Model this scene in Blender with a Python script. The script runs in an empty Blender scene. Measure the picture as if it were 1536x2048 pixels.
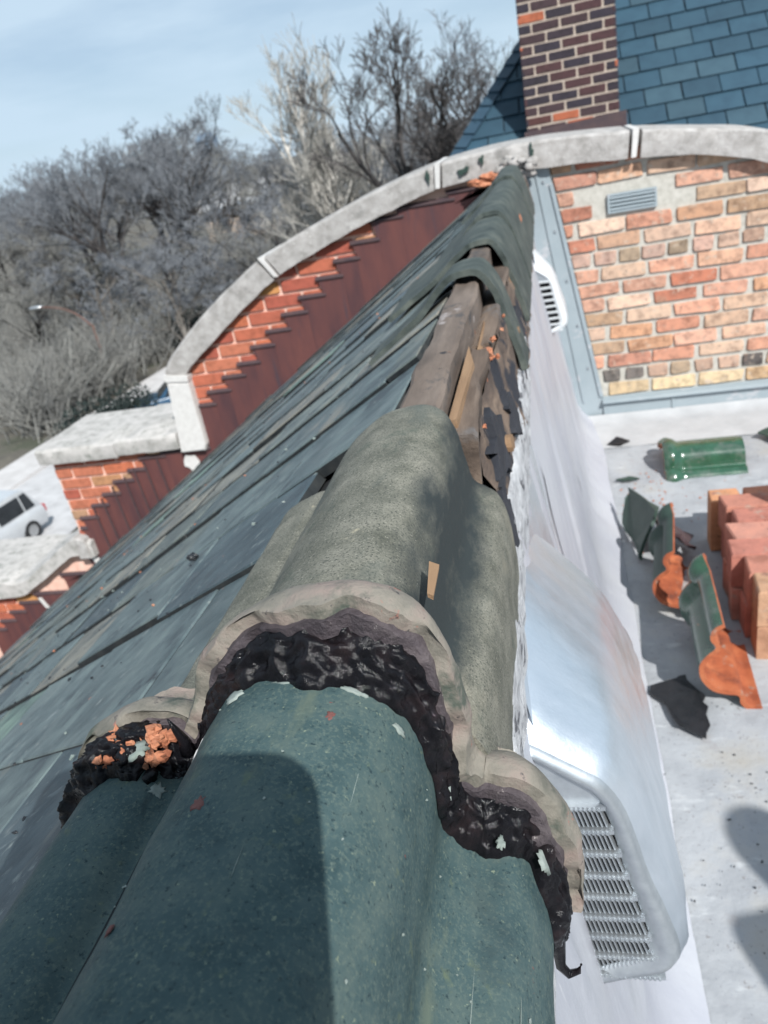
import bpy, bmesh, math, random
from mathutils import Vector, Matrix, noise
rnd = random.Random(7)
R = math.radians
S = bpy.context.scene
C = S.collection

# ------------------------------------------------------------------ camera
cam = bpy.data.cameras.new('camera'); camo = bpy.data.objects.new('camera', cam); C.objects.link(camo)
RX, RY, RZ = Vector((.968, .175, -.178)), Vector((-.078, -.465, -.882)), Vector((-.237, .868, -.436))
m = Matrix((RX, -RY, -RZ)).transposed().to_4x4()
camo.matrix_world = m
cam.sensor_fit = 'VERTICAL'; cam.sensor_height = 36; cam.sensor_width = 27
cam.lens = 36 * 1540 / 2048
cam.clip_start = .01; cam.clip_end = 3000
cam.dof.use_dof = True; cam.dof.focus_distance = .46; cam.dof.aperture_fstop = 13
S.camera = camo
# ------------------------------------------------------------------ light
SUN_TO = Vector((.40, -.62, .675)).normalized()          # towards the sun
w = bpy.data.worlds.new('World'); S.world = w; w.use_nodes = True
nt = w.node_tree; nt.nodes.clear()
out = nt.nodes.new('ShaderNodeOutputWorld'); bg = nt.nodes.new('ShaderNodeBackground')
sky = nt.nodes.new('ShaderNodeTexSky'); sky.sky_type = 'NISHITA'; sky.sun_disc = False
sky.sun_elevation = math.asin(SUN_TO.z); sky.sun_rotation = math.atan2(SUN_TO.x, SUN_TO.y)
sky.air_density = 1.0; sky.dust_density = .1; sky.ozone_density = 6
tc = nt.nodes.new('ShaderNodeTexCoord'); mp = nt.nodes.new('ShaderNodeMapping')
mp.inputs['Scale'].default_value = (1.1, .5, 5.0); mp.inputs['Rotation'].default_value = (R(4), R(3), 0); mp.inputs['Location'].default_value = (.4, .2, .35)
nz = nt.nodes.new('ShaderNodeTexNoise'); nz.inputs['Scale'].default_value = 2.3; nz.inputs['Detail'].default_value = 6
nz.inputs['Roughness'].default_value = .55
rp = nt.nodes.new('ShaderNodeValToRGB'); rp.color_ramp.elements[0].position = .40; rp.color_ramp.elements[1].position = .58
rp.color_ramp.elements[1].color = (.92, .92, .92, 1); rp.color_ramp.elements[0].color = (.62, .62, .62, 1)
mx = nt.nodes.new('ShaderNodeMixRGB'); mx.inputs['Color2'].default_value = (8.2, 10.4, 12.4, 1)   # thin cirrus
nt.links.new(tc.outputs['Generated'], mp.inputs[0]); nt.links.new(mp.outputs[0], nz.inputs[0])
nt.links.new(nz.outputs[0], rp.inputs[0]); nt.links.new(rp.outputs[0], mx.inputs[0])
nt.links.new(sky.outputs[0], mx.inputs[1]); nt.links.new(mx.outputs[0], bg.inputs[0])
bg.inputs[1].default_value = .06
nt.links.new(bg.outputs[0], out.inputs[0])
sun = bpy.data.lights.new('sun', 'SUN'); suno = bpy.data.objects.new('sun', sun); C.objects.link(suno)
sun.energy = 5.0; sun.angle = R(.53); sun.color = (1, .99, .96)
suno.rotation_euler = SUN_TO.to_track_quat('Z', 'Y').to_euler(); suno.location = (5, -8, 9)
S.view_settings.view_transform = 'Standard'; S.view_settings.look = 'None'
S.view_settings.exposure = .33; S.view_settings.gamma = 1; S.view_settings.use_curve_mapping = False
S.cycles.use_denoising = True
S.cycles.max_bounces = 6

# ------------------------------------------------------------------ materials
MATS = {}
def mat(name, cols, scale=20, stretch=(1, 1, 1), detail=6, rough=.75, rvar=0., bump=.25, bscale=None, bdist=.004,
        metal=0, objcol=False, spots=(), spec=.4, coat=0, warp=0, band=None):
    """procedural: noise ramp of cols, overlaid patches (scale, low, high, colour, stretch), noise bump"""
    ma = bpy.data.materials.new(name); ma.use_nodes = True; MATS[name] = ma
    t = ma.node_tree; N = t.nodes; L = t.links
    b = N['Principled BSDF']
    co = N.new('ShaderNodeTexCoord'); oi = N.new('ShaderNodeObjectInfo')
    mu = N.new('ShaderNodeMath'); mu.operation = 'MULTIPLY'; mu.inputs[1].default_value = 37
    L.new(oi.outputs['Random'], mu.inputs[0])
    ad = N.new('ShaderNodeVectorMath'); ad.operation = 'ADD'
    L.new(co.outputs['Object'], ad.inputs[0]); L.new(mu.outputs[0], ad.inputs[1])
    def nse(sc, st=(1, 1, 1), det=6, ro=.6):
        mpn = N.new('ShaderNodeMapping'); mpn.inputs['Scale'].default_value = st
        L.new(ad.outputs[0], mpn.inputs[0])
        n_ = N.new('ShaderNodeTexNoise'); n_.inputs['Scale'].default_value = sc; n_.inputs['Detail'].default_value = det
        n_.inputs['Roughness'].default_value = ro; n_.inputs['Distortion'].default_value = warp
        L.new(mpn.outputs[0], n_.inputs[0]); return n_
    n1 = nse(scale, stretch, detail)
    r = N.new('ShaderNodeValToRGB'); L.new(n1.outputs[0], r.inputs[0])
    k = len(cols)
    els = r.color_ramp.elements
    while len(els) < k: els.new(.5)
    for i, c in enumerate(cols):
        els[i].position = .5 if k == 1 else .3 + .4 * i / (k - 1); els[i].color = (*c, 1)
    col = r.outputs[0]
    if objcol:
        mm = N.new('ShaderNodeMixRGB'); mm.blend_type = 'MULTIPLY'; mm.inputs[0].default_value = 1
        L.new(col, mm.inputs[1]); L.new(oi.outputs['Color'], mm.inputs[2]); col = mm.outputs[0]
    for sp in spots:
        sc, lo, hi, c = sp[:4]; st = sp[4] if len(sp) > 4 else (1, 1, 1)
        n2 = nse(sc, st, sp[5] if len(sp) > 5 else 5, .65)
        rr = N.new('ShaderNodeMapRange'); rr.inputs[1].default_value = lo; rr.inputs[2].default_value = hi
        L.new(n2.outputs[0], rr.inputs[0])
        mm = N.new('ShaderNodeMixRGB'); mm.inputs[2].default_value = (*c, 1)
        L.new(rr.outputs[0], mm.inputs[0]); L.new(col, mm.inputs[1]); col = mm.outputs[0]
    if band:                                     # strip of another colour with a wavering edge: (centre, half width, soft, colour) on local x
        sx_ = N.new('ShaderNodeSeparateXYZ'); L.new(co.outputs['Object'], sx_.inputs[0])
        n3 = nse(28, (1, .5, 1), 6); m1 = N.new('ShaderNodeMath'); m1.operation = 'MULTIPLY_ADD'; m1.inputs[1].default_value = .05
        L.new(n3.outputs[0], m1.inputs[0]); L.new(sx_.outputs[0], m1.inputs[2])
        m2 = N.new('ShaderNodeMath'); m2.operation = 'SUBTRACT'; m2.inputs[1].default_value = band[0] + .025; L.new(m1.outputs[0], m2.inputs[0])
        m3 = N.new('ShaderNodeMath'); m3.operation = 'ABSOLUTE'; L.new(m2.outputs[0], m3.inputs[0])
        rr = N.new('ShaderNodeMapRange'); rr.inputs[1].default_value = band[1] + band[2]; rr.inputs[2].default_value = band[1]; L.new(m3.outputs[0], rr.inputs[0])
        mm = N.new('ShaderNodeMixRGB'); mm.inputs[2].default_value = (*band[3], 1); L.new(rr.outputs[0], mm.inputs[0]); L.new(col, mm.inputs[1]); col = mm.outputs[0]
    L.new(col, b.inputs['Base Color'])
    b.inputs['Metallic'].default_value = metal; b.inputs['Specular IOR Level'].default_value = spec
    b.inputs['Coat Weight'].default_value = coat; b.inputs['Coat Roughness'].default_value = .08
    b.inputs['Roughness'].default_value = rough
    if rvar:
        nr = nse(scale * .8); rr = N.new('ShaderNodeMapRange'); rr.inputs[1].default_value = .3; rr.inputs[2].default_value = .7
        rr.inputs[3].default_value = max(.03, rough - rvar); rr.inputs[4].default_value = min(1, rough + rvar)
        L.new(nr.outputs[0], rr.inputs[0]); L.new(rr.outputs[0], b.inputs['Roughness'])
    if bump:
        nb = nse(bscale or scale * 2.5, stretch, 8, .65)
        bp = N.new('ShaderNodeBump'); bp.inputs['Strength'].default_value = bump; bp.inputs['Distance'].default_value = bdist
        L.new(nb.outputs[0], bp.inputs['Height']); L.new(bp.outputs[0], b.inputs['Normal'])
    return ma

mat('brick', [(.5, .47, .46), (.95, .95, .95), (1.2, 1.15, 1.1)], 26, objcol=True, rough=.9, bump=.6, bscale=90, bdist=.004,
    spots=[(30, .57, .72, (.50, .41, .33)), (60, .62, .72, (.10, .07, .06)), (9, .6, .75, (.36, .22, .15))])
mat('face_brick', [(.7, .68, .66), (1, 1, 1), (1.15, 1.1, 1.1)], 26, objcol=True, rough=.85, bump=.4, bscale=120, bdist=.003)
mat('mortar_grey', [(.36, .34, .30), (.44, .42, .375), (.50, .475, .43)], 35, rough=.95, bump=.6, bscale=140, bdist=.004)
mat('mortar_pink', [(.60, .35, .27), (.70, .44, .35), (.74, .5, .41)], 30, rough=.95, bump=.4, bscale=120)
mat('mortar_tan', [(.36, .29, .24), (.46, .385, .32)], 30, rough=.95, bump=.4, bscale=120)
mat('stone', [(.24, .225, .21), (.34, .32, .305), (.42, .40, .385)], 22, rough=.92, bump=.5, bscale=90, bdist=.006,
    spots=[(9, .58, .72, (.20, .19, .18)), (70, .62, .7, (.55, .53, .5))])
mat('stone_lichen', [(.26, .25, .23), (.40, .38, .36), (.48, .45, .43)], 16, rough=.95, bump=.6, bscale=90, bdist=.006,
    spots=[(13, .58, .68, (.20, .205, .18)), (50, .6, .68, (.46, .45, .43))])
mat('sealant', [(.50, .48, .46), (.60, .58, .56)], 30, rough=.7, bump=.3)
mat('rust_metal', [(.06, .028, .032), (.10, .038, .036), (.135, .048, .04)], 4, stretch=(1.5, 1.5, .5), rough=.55, bump=.15, bscale=30,
    spots=[(5, .58, .75, (.05, .035, .045), (4, 1, .4))])
mat('rust_edge', [(.05, .035, .042), (.08, .05, .05)], 20, rough=.6, bump=.2)
mat('grey_metal', [(.24, .285, .31), (.29, .335, .36)], 5, rough=.5, rvar=.1, bump=.06, bscale=12, spec=.5,
    spots=[(7, .60, .66, (.38, .39, .41), (1, 1, 2))])
mat('galv', [(.56, .61, .66), (.66, .70, .75)], 26, rough=.36, rvar=.08, bump=.18, bscale=10, bdist=.012, metal=.82, stretch=(1, 1.6, .6))
mat('galv_fine', [(.40, .43, .46), (.52, .55, .57)], 60, rough=.38, bump=.05, metal=.8)
mat('dark_inside', [(.012, .013, .016), (.02, .02, .024)], 20, rough=.9, bump=0)
mat('white_vent', [(.50, .52, .54), (.58, .60, .61)], 30, rough=.4, bump=.1, spec=.5)
mat('membrane', [(.33, .335, .375), (.38, .385, .42), (.42, .425, .45)], 5, stretch=(1, 1, .4), rough=.45, bump=.35, bscale=9, bdist=.01,
    spots=[(10, .64, .72, (.52, .52, .54), (1.5, 4, .5))], spec=.45)
mat('flat_membrane', [(.25, .26, .275), (.32, .33, .345), (.37, .38, .395)], 6, rough=.75, bump=.6, bscale=22, bdist=.008,
    spots=[(3, .55, .72, (.32, .305, .28)), (70, .62, .70, (.2, .19, .19)), (150, .64, .70, (.12, .12, .13)), (16, .60, .72, (.29, .28, .28)), (7, .6, .7, (.44, .45, .46), (1, 3, 1))])
mat('cant_membrane', [(.34, .34, .345), (.43, .43, .435)], 8, rough=.6, bump=.4, bscale=18, bdist=.006)
mat('seam_tape', [(.2, .2, .21), (.42, .42, .43), (.58, .58, .59)], 60, stretch=(1, .35, 1), rough=.7, bump=1, bscale=110, bdist=.006,
    spots=[(60, .58, .64, (.1, .1, .11), (1, .3, 1))])
mat('roof_tile', [(.42, .47, .50), (.9, .9, .9), (1.45, 1.4, 1.3)], 15, stretch=(.8, 1, .8), objcol=True, rough=.55, rvar=.12, bump=.35, bscale=70, bdist=.003,
    spots=[(7, .60, .70, (.21, .20, .17), (1, .5, 1)), (12, .56, .66, (.05, .066, .074), (1, 1, 1)), (40, .60, .70, (.20, .225, .215)), (200, .70, .74, (.42, .42, .42)), (24, .68, .74, (.030, .036, .04)),
           (55, .715, .75, (.5, .22, .15)), (11, .66, .74, (.23, .26, .26), (.6, 1.6, .6))], spec=.45)
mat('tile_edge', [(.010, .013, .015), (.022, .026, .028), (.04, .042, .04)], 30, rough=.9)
mat('roof_deck', [(.008, .010, .012), (.018, .02, .022)], 20, rough=.9)
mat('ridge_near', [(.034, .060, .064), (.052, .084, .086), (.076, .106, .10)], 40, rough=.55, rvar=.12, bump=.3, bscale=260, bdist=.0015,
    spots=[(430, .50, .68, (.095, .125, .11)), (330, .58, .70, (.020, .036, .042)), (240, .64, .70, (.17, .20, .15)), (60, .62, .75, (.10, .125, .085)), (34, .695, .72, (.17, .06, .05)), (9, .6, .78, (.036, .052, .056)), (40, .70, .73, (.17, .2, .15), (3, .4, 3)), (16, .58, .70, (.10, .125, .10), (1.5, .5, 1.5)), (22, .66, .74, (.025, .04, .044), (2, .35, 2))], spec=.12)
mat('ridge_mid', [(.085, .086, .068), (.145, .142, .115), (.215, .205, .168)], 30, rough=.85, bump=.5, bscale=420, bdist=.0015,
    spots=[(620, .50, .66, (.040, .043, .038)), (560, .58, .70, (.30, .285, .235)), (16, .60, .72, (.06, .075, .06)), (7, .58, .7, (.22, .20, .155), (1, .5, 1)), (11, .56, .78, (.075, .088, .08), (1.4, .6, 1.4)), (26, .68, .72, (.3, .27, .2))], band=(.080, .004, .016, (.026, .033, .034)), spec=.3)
mat('ridge_far', [(.026, .035, .033), (.05, .062, .056), (.095, .105, .09)], 22, rough=.75, bump=.4, bscale=120, bdist=.002)
mat('collar', [(.12, .115, .095), (.20, .18, .15), (.25, .19, .165)], 30, rough=.8, bump=.6, bscale=150, bdist=.003,
    spots=[(22, .54, .64, (.07, .082, .066)), (40, .64, .68, (.28, .13, .10)), (120, .62, .7, (.05, .05, .05))])
mat('collar_lip', [(.035, .028, .033), (.07, .056, .062), (.115, .095, .098)], 45, rough=.6, bump=.9, bscale=160, bdist=.004,
    spots=[(90, .66, .7, (.4, .36, .34))])
mat('tar', [(.003, .003, .004), (.007, .0065, .008), (.016, .011, .012)], 50, rough=.12, rvar=.07, bump=.35, bscale=240, bdist=.003, spec=.2,
    spots=[(190, .70, .73, (.34, .34, .35)), (45, .66, .74, (.04, .024, .026))])
mat('tar_flat', [(.008, .009, .011), (.018, .018, .02)], 30, rough=.35, bump=.6, bscale=60, bdist=.006)
mat('felt_black', [(.012, .014, .02), (.03, .032, .04)], 30, rough=.8, bump=.6, bscale=70, spots=[(40, .64, .7, (.14, .1, .07))])
mat('clay', [(.26, .085, .045), (.44, .17, .09), (.52, .26, .16)], 60, rough=.9, bump=1, bscale=150, bdist=.004,
    spots=[(50, .66, .72, (.03, .02, .02))])
mat('paint_flake', [(.15, .185, .165), (.27, .30, .28)], 60, rough=.7, bump=.3)
mat('red_stain', [(.10, .035, .032), (.17, .07, .06)], 200, rough=.8, bump=.2)
mat('glaze', [(.012, .045, .025), (.019, .068, .036), (.028, .09, .05)], 16, rough=.22, rvar=.08, bump=.1, bscale=40, spec=.6, coat=.5,
    spots=[(60, .62, .72, (.1, .1, .08)), (14, .52, .74, (.10, .12, .10)), (35, .66, .70, (.2, .1, .06))])
mat('dull_glaze', [(.02, .04, .032), (.035, .06, .048)], 20, rough=.5, bump=.2, bscale=60)
mat('orange_clay', [(.22, .055, .024), (.34, .09, .036), (.42, .14, .06)], 14, rough=.8, bump=.5, bscale=80,
    spots=[(9, .54, .68, (.09, .03, .02)), (30, .6, .7, (.3, .2, .15)), (60, .68, .72, (.03, .025, .025))])
mat('stack_clay', [(.65, .62, .6), (.95, .95, .95), (1.15, 1.1, 1.05)], 16, objcol=True, rough=.92, bump=.7, bscale=70, bdist=.005,
    spots=[(14, .58, .68, (.34, .27, .22)), (45, .64, .7, (.09, .06, .05)), (8, .62, .7, (.2, .1, .08))])
mat('wood', [(.05, .036, .028), (.11, .08, .062), (.20, .15, .115)], 26, stretch=(1, .12, 1), rough=.9, bump=.8, bscale=70, bdist=.004, warp=.4,
    spots=[(9, .56, .68, (.14, .14, .145), (1, .5, 1)), (40, .64, .72, (.035, .028, .03), (1, .3, 1))])
mat('wood_top', [(.06, .046, .038), (.13, .10, .082), (.21, .165, .135)], 20, stretch=(1, .2, 1), rough=.92, bump=.6, bscale=80, bdist=.003,
    spots=[(10, .56, .64, (.045, .046, .05), (1, .6, 1)), (14, .62, .66, (.30, .26, .245), (1, .6, 1)), (30, .64, .7, (.02, .02, .024)), (18, .66, .72, (.22, .09, .045))])
mat('wood_fresh', [(.17, .10, .055), (.30, .19, .11)], 40, stretch=(1, .15, 1), rough=.9, bump=.6, bscale=80)
mat('wood_side', [(.045, .032, .028), (.12, .085, .065), (.23, .165, .12)], 30, stretch=(1, .25, .7), rough=.9, bump=1, bscale=60, bdist=.006, warp=.6,
    spots=[(10, .54, .60, (.02, .022, .03)), (30, .68, .72, (.45, .14, .06)), (24, .66, .72, (.36, .2, .09), (1, .4, 1))])
mat('slate', [(.8, .83, .86), (1, 1, 1), (1.12, 1.1, 1.08)], 9, objcol=True, rough=.6, bump=.2, bscale=40, bdist=.003)
mat('slate_deck', [(.012, .02, .03), (.02, .03, .04)], 20, rough=.9)
mat('bark', [(.03, .027, .027), (.05, .045, .044), (.075, .068, .066)], 4, rough=.95, bump=.3, bscale=20, bdist=.02)
mat('bark_pale', [(.10, .088, .078), (.15, .135, .12), (.19, .175, .155)], 4, rough=.95, bump=.3, bscale=20, bdist=.02)
mat('twig_grey', [(.085, .092, .105), (.15, .16, .175), (.215, .225, .24)], .5, rough=.95, bump=0)
mat('twig_dark', [(.05, .046, .046), (.09, .082, .08)], .5, rough=.95, bump=0)
mat('twig_tan', [(.14, .14, .135), (.23, .225, .205)], .5, rough=.95, bump=0)
mat('bark_white', [(.22, .20, .175), (.55, .52, .475), (.66, .63, .59)], 1.6, rough=.9, bump=.2, bscale=10, bdist=.02)
mat('twig_buff', [(.24, .23, .21), (.38, .365, .335)], .5, rough=.95, bump=0)
mat('evergreen', [(.008, .014, .014), (.016, .026, .022)], 2, rough=.9, bump=0)
mat('ground', [(.06, .055, .045), (.10, .09, .075), (.15, .13, .105)], .5, rough=1, bump=.5, bscale=6, bdist=.05,
    spots=[(.25, .56, .68, (.06, .065, .045)), (4, .6, .7, (.19, .165, .13))])
mat('road', [(.33, .32, .32), (.42, .41, .41), (.48, .47, .47)], 1.2, rough=.95, bump=.3, bscale=40, spots=[(.6, .58, .7, (.27, .265, .265))])
mat('concrete', [(.40, .38, .37), (.52, .50, .49)], 1.5, rough=.95, bump=.2, bscale=30)
mat('car_white', [(.36, .37, .39), (.46, .47, .48)], 1.5, rough=.25, bump=0, coat=.6, spots=[(2.5, .58, .66, (.42, .43, .45), (1, 1, 3))])
mat('car_blue', [(.02, .06, .11), (.03, .075, .13)], 3, rough=.25, bump=0, coat=.6)
mat('car_glass', [(.015, .018, .022), (.03, .034, .04)], 2, rough=.08, bump=0, spec=.7)
mat('rubber', [(.012, .012, .013), (.02, .02, .021)], 10, rough=.9)
mat('rim_metal', [(.4, .41, .42), (.5, .5, .5)], 10, rough=.35, metal=.8, bump=0)
mat('lamp_red', [(.35, .02, .02), (.45, .03, .03)], 10, rough=.2, bump=0)
mat('lamp_clear', [(.7, .7, .7), (.8, .8, .8)], 10, rough=.15, bump=0)
mat('rust_pole', [(.13, .07, .055), (.20, .11, .085)], 8, rough=.7, metal=.2)
mat('tower_glass', [(.16, .24, .33), (.22, .30, .40)], .3, rough=.4, bump=0)
mat('house_white', [(.55, .55, .56), (.64, .64, .64)], 1, rough=.8)
mat('cloth_dark', [(.03, .035, .05), (.05, .055, .075)], 20, rough=.95)
mat('cloth_grey', [(.10, .10, .11), (.15, .15, .16)], 20, rough=.95)
mat('skin', [(.45, .27, .2), (.52, .32, .24)], 20, rough=.6)
mat('device_black', [(.01, .01, .012), (.02, .02, .022)], 20, rough=.35, bump=0)

# ------------------------------------------------------------------ helpers
class MB:
    def __init__(s): s.v = []; s.f = []
    def quadgrid(s, rows, close_u=False):
        """rows: list of equal-length point lists"""
        b = len(s.v); n = len(rows[0])
        for r_ in rows: s.v += [tuple(p) for p in r_]
        for i in range(len(rows) - 1):
            for j in range(n if close_u else n - 1):
                k = (j + 1) % n
                s.f.append((b + i * n + j, b + i * n + k, b + (i + 1) * n + k, b + (i + 1) * n + j))
        return s
    def box(s, x0, x1, y0, y1, z0, z1):
        b = len(s.v)
        s.v += [(x, y, z) for z in (z0, z1) for y in (y0, y1) for x in (x0, x1)]
        for q in ((0, 2, 3, 1), (4, 5, 7, 6), (0, 1, 5, 4), (2, 6, 7, 3), (0, 4, 6, 2), (1, 3, 7, 5)): s.f.append(tuple(b + i for i in q))
        return s
    def hexa(s, pts):
        """8 points: bottom 4 (ccw from above), top 4"""
        b = len(s.v); s.v += [tuple(p) for p in pts]
        for q in ((3, 2, 1, 0), (4, 5, 6, 7), (0, 1, 5, 4), (1, 2, 6, 5), (2, 3, 7, 6), (3, 0, 4, 7)): s.f.append(tuple(b + i for i in q))
        return s
    def prism(s, poly, f0, f1, cham=0, inset=None):
        """poly: 2d ccw list; f0/f1: map (a,b)->3d for back and front; front is chamfered by cham via inset map"""
        n = len(poly); b = len(s.v)
        s.v += [tuple(f0(*p)) for p in poly] + [tuple(f1(*p)) for p in poly]
        s.f.append(tuple(b + i for i in reversed(range(n))))
        for i in range(n): s.f.append((b + i, b + (i + 1) % n, b + n + (i + 1) % n, b + n + i))
        if cham and inset:
            cx = sum(p[0] for p in poly) / n; cy = sum(p[1] for p in poly) / n
            for p in poly:
                dx, dy = cx - p[0], cy - p[1]; d = math.hypot(dx, dy) or 1
                k = min(cham, d * .4)
                s.v.append(tuple(inset(p[0] + dx / d * k, p[1] + dy / d * k)))
            for i in range(n): s.f.append((b + n + i, b + n + (i + 1) % n, b + 2 * n + (i + 1) % n, b + 2 * n + i))
            s.f.append(tuple(b + 2 * n + i for i in range(n)))
        else: s.f.append(tuple(b + n + i for i in range(n)))
        return s
    def tube(s, path, rad, n=6, cap=True):
        rows = []
        up = Vector((0, 0, 1))
        for i, p in enumerate(path):
            p = Vector(p)
            d = (Vector(path[min(i + 1, len(path) - 1)]) - Vector(path[max(i - 1, 0)])).normalized()
            a = d.cross(up if abs(d.z) < .95 else Vector((1, 0, 0))).normalized(); c = d.cross(a)
            r_ = rad[i] if hasattr(rad, '__len__') else rad
            rows.append([p + (a * math.cos(q) + c * math.sin(q)) * r_ for q in (2 * math.pi * k / n for k in range(n))])
        b = len(s.v); s.quadgrid(rows, True)
        if cap:
            s.f.append(tuple(b + i for i in range(n))); e = b + (len(path) - 1) * n
            s.f.append(tuple(e + i for i in reversed(range(n))))
        return s
    def blob(s, c, r_, seg=8, jit=.25, sq=(1, 1, 1)):
        rows = []; c = Vector(c)
        for i in range(1, seg // 2 + 1):
            th = math.pi * i / (seg // 2 + 1)
            rows.append([c + Vector((math.sin(th) * math.cos(a) * sq[0], math.sin(th) * math.sin(a) * sq[1], math.cos(th) * sq[2])) * r_ * (1 + rnd.uniform(-jit, jit))
                         for a in (2 * math.pi * k / seg for k in range(seg))])
        b = len(s.v); s.quadgrid(rows, True); n = seg
        s.f.append(tuple(b + i for i in reversed(range(n)))); e = b + (len(rows) - 1) * n; s.f.append(tuple(e + i for i in range(n)))
        return s

def wloc(o):
    v = Vector((0, 0, 0))
    while o: v += o.location; o = o.parent
    return v
def build(name, mb, ma, parent=None, smooth=False, origin='auto', col=None, angle=None):
    vs = [Vector(p) for p in mb.v]
    if origin == 'auto':
        xs = [p.x for p in vs]; ys = [p.y for p in vs]; zs = [p.z for p in vs]
        o_ = Vector(((min(xs) + max(xs)) / 2, (min(ys) + max(ys)) / 2, min(zs)))
    else: o_ = Vector(origin)
    me = bpy.data.meshes.new(name); me.from_pydata([p - o_ for p in vs], [], mb.f)
    me.materials.append(MATS[ma]); me.update()
    bm = bmesh.new(); bm.from_mesh(me); bmesh.ops.recalc_face_normals(bm, faces=bm.faces); bm.to_mesh(me); bm.free()
    if smooth:
        for p in me.polygons: p.use_smooth = True
        if angle:
            me.set_sharp_from_angle(angle=R(angle))
    ob = bpy.data.objects.new(name, me); C.objects.link(ob)
    ob.parent = parent; ob.location = o_ - (wloc(parent) if parent else Vector((0, 0, 0)))
    if col: ob.color = (*col, 1)
    return ob
def tag(o, label=None, cat=None, group=None, kind=None):
    if label: o['label'] = label
    if cat: o['category'] = cat
    if group: o['group'] = group
    if kind: o['kind'] = kind
    return o
def thing(name, loc, label=None, cat=None, group=None, kind=None):
    o = bpy.data.objects.new(name, None); C.objects.link(o); o.location = loc; o.empty_display_size = .1
    return tag(o, label, cat, group, kind)
def copy_tree(o, parent=None):
    c = o.copy(); C.objects.link(c); c.parent = parent
    for ch in list(o.children): copy_tree(ch, c)
    return c
def clip(poly, a, b, c):
    """keep a*x+b*y<=c"""
    o = []
    for i in range(len(poly)):
        p, q = poly[i], poly[(i + 1) % len(poly)]
        dp, dq = a * p[0] + b * p[1] - c, a * q[0] + b * q[1] - c
        if dp <= 0: o.append(p)
        if (dp < 0 < dq) or (dq < 0 < dp):
            t = dp / (dp - dq); o.append((p[0] + t * (q[0] - p[0]), p[1] + t * (q[1] - p[1])))
    return o
def area(p): return .5 * sum(p[i][0] * p[(i + 1) % len(p)][1] - p[(i + 1) % len(p)][0] * p[i][1] for i in range(len(p))) if len(p) > 2 else 0
def interp(pts, x):
    pts = sorted(pts)
    if x <= pts[0][0]: return pts[0][1]
    for (a, b), (c, d) in zip(pts, pts[1:]):
        if x <= c: return b + (d - b) * (x - a) / (c - a)
    return pts[-1][1]
def catmull(pts, n):
    out_ = []; k = len(pts) - 1
    for i in range(n):
        t = i / (n - 1) * k; j = min(int(t), k - 1); u = t - j
        p0, p1, p2, p3 = pts[max(j - 1, 0)], pts[j], pts[j + 1], pts[min(j + 2, k)]
        out_.append(tuple(.5 * (2 * b + (c - a) * u + (2 * a - 5 * b + 4 * c - d) * u * u + (3 * b - a - 3 * c + d) * u ** 3)
                          for a, b, c, d in zip(p0, p1, p2, p3)))
    return out_
def pnormals(pr):
    o = []
    for i in range(len(pr)):
        a, b = pr[max(i - 1, 0)], pr[min(i + 1, len(pr) - 1)]
        dx, dz = b[0] - a[0], b[1] - a[1]; d = math.hypot(dx, dz) or 1
        o.append((-dz / d, dx / d))
    return o
def fbm(x, y, z, o=4): return noise.fractal(Vector((x, y, z)), 1.0, 2.0, o)
def rrect(x0, x1, z0, z1, r_, jit, rr=rnd):
    """rounded, slightly irregular rectangle outline (ccw)"""
    p = []
    for cx, cz, a0 in ((x1 - r_, z0 + r_, -90), (x1 - r_, z1 - r_, 0), (x0 + r_, z1 - r_, 90), (x0 + r_, z0 + r_, 180)):
        for k in ((10, 80) if jit else (0, 15, 30, 45, 60, 75, 90)):
            a = R(a0 + k); p.append((cx + r_ * math.cos(a) + rr.uniform(-jit, jit), cz + r_ * math.sin(a) + rr.uniform(-jit, jit)))
    return p

GROUND = -10.4
GY = 3.85                                     # face of the parapet
SL = .66                                      # slope of the tiled roof
def roofz(x): return -.142 + SL * x
ROOFN = Vector((-SL, 0, 1)).normalized(); ROOFS = Vector((-1, 0, -SL)).normalized()

# ================================================================== ground, road
g = MB(); n = 40
g.quadgrid([[(-900 + 1800 * (i / n), -300 + 1700 * (j / n), GROUND + (.0 if j < 12 else 0)) for i in range(n + 1)] for j in range(n + 1)])
tag(build('ground', g, 'ground', origin=(0, 0, GROUND)), kind='structure')
tag(build('road', MB().box(-23.3, -17.0, -60, 31.5, GROUND - .05, GROUND + .012), 'road'), kind='structure')
p = MB().prism([(-26.0, 10), (-23.6, 10), (-20.6, 50), (-22.6, 50)], lambda a, b: (a, b, GROUND - .05), lambda a, b: (a, b, GROUND + .13))
tag(build('pavement', p, 'concrete'), kind='structure')
p = MB().prism([(-21.4, 37.0), (-14, 38.6), (-14, 39.2), (-21.5, 37.7)], lambda a, b: (a, b, GROUND - .05), lambda a, b: (a, b, GROUND + .12))
tag(build('kerb', p, 'concrete'), kind='structure')
p = MB().prism([(-20.6, 31.6), (-12, 31.6), (-12, 38.2), (-19.6, 36.9)], lambda a, b: (a, b, GROUND - .05), lambda a, b: (a, b, GROUND + .016))
tag(build('driveway', p, 'road'), kind='structure')

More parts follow.
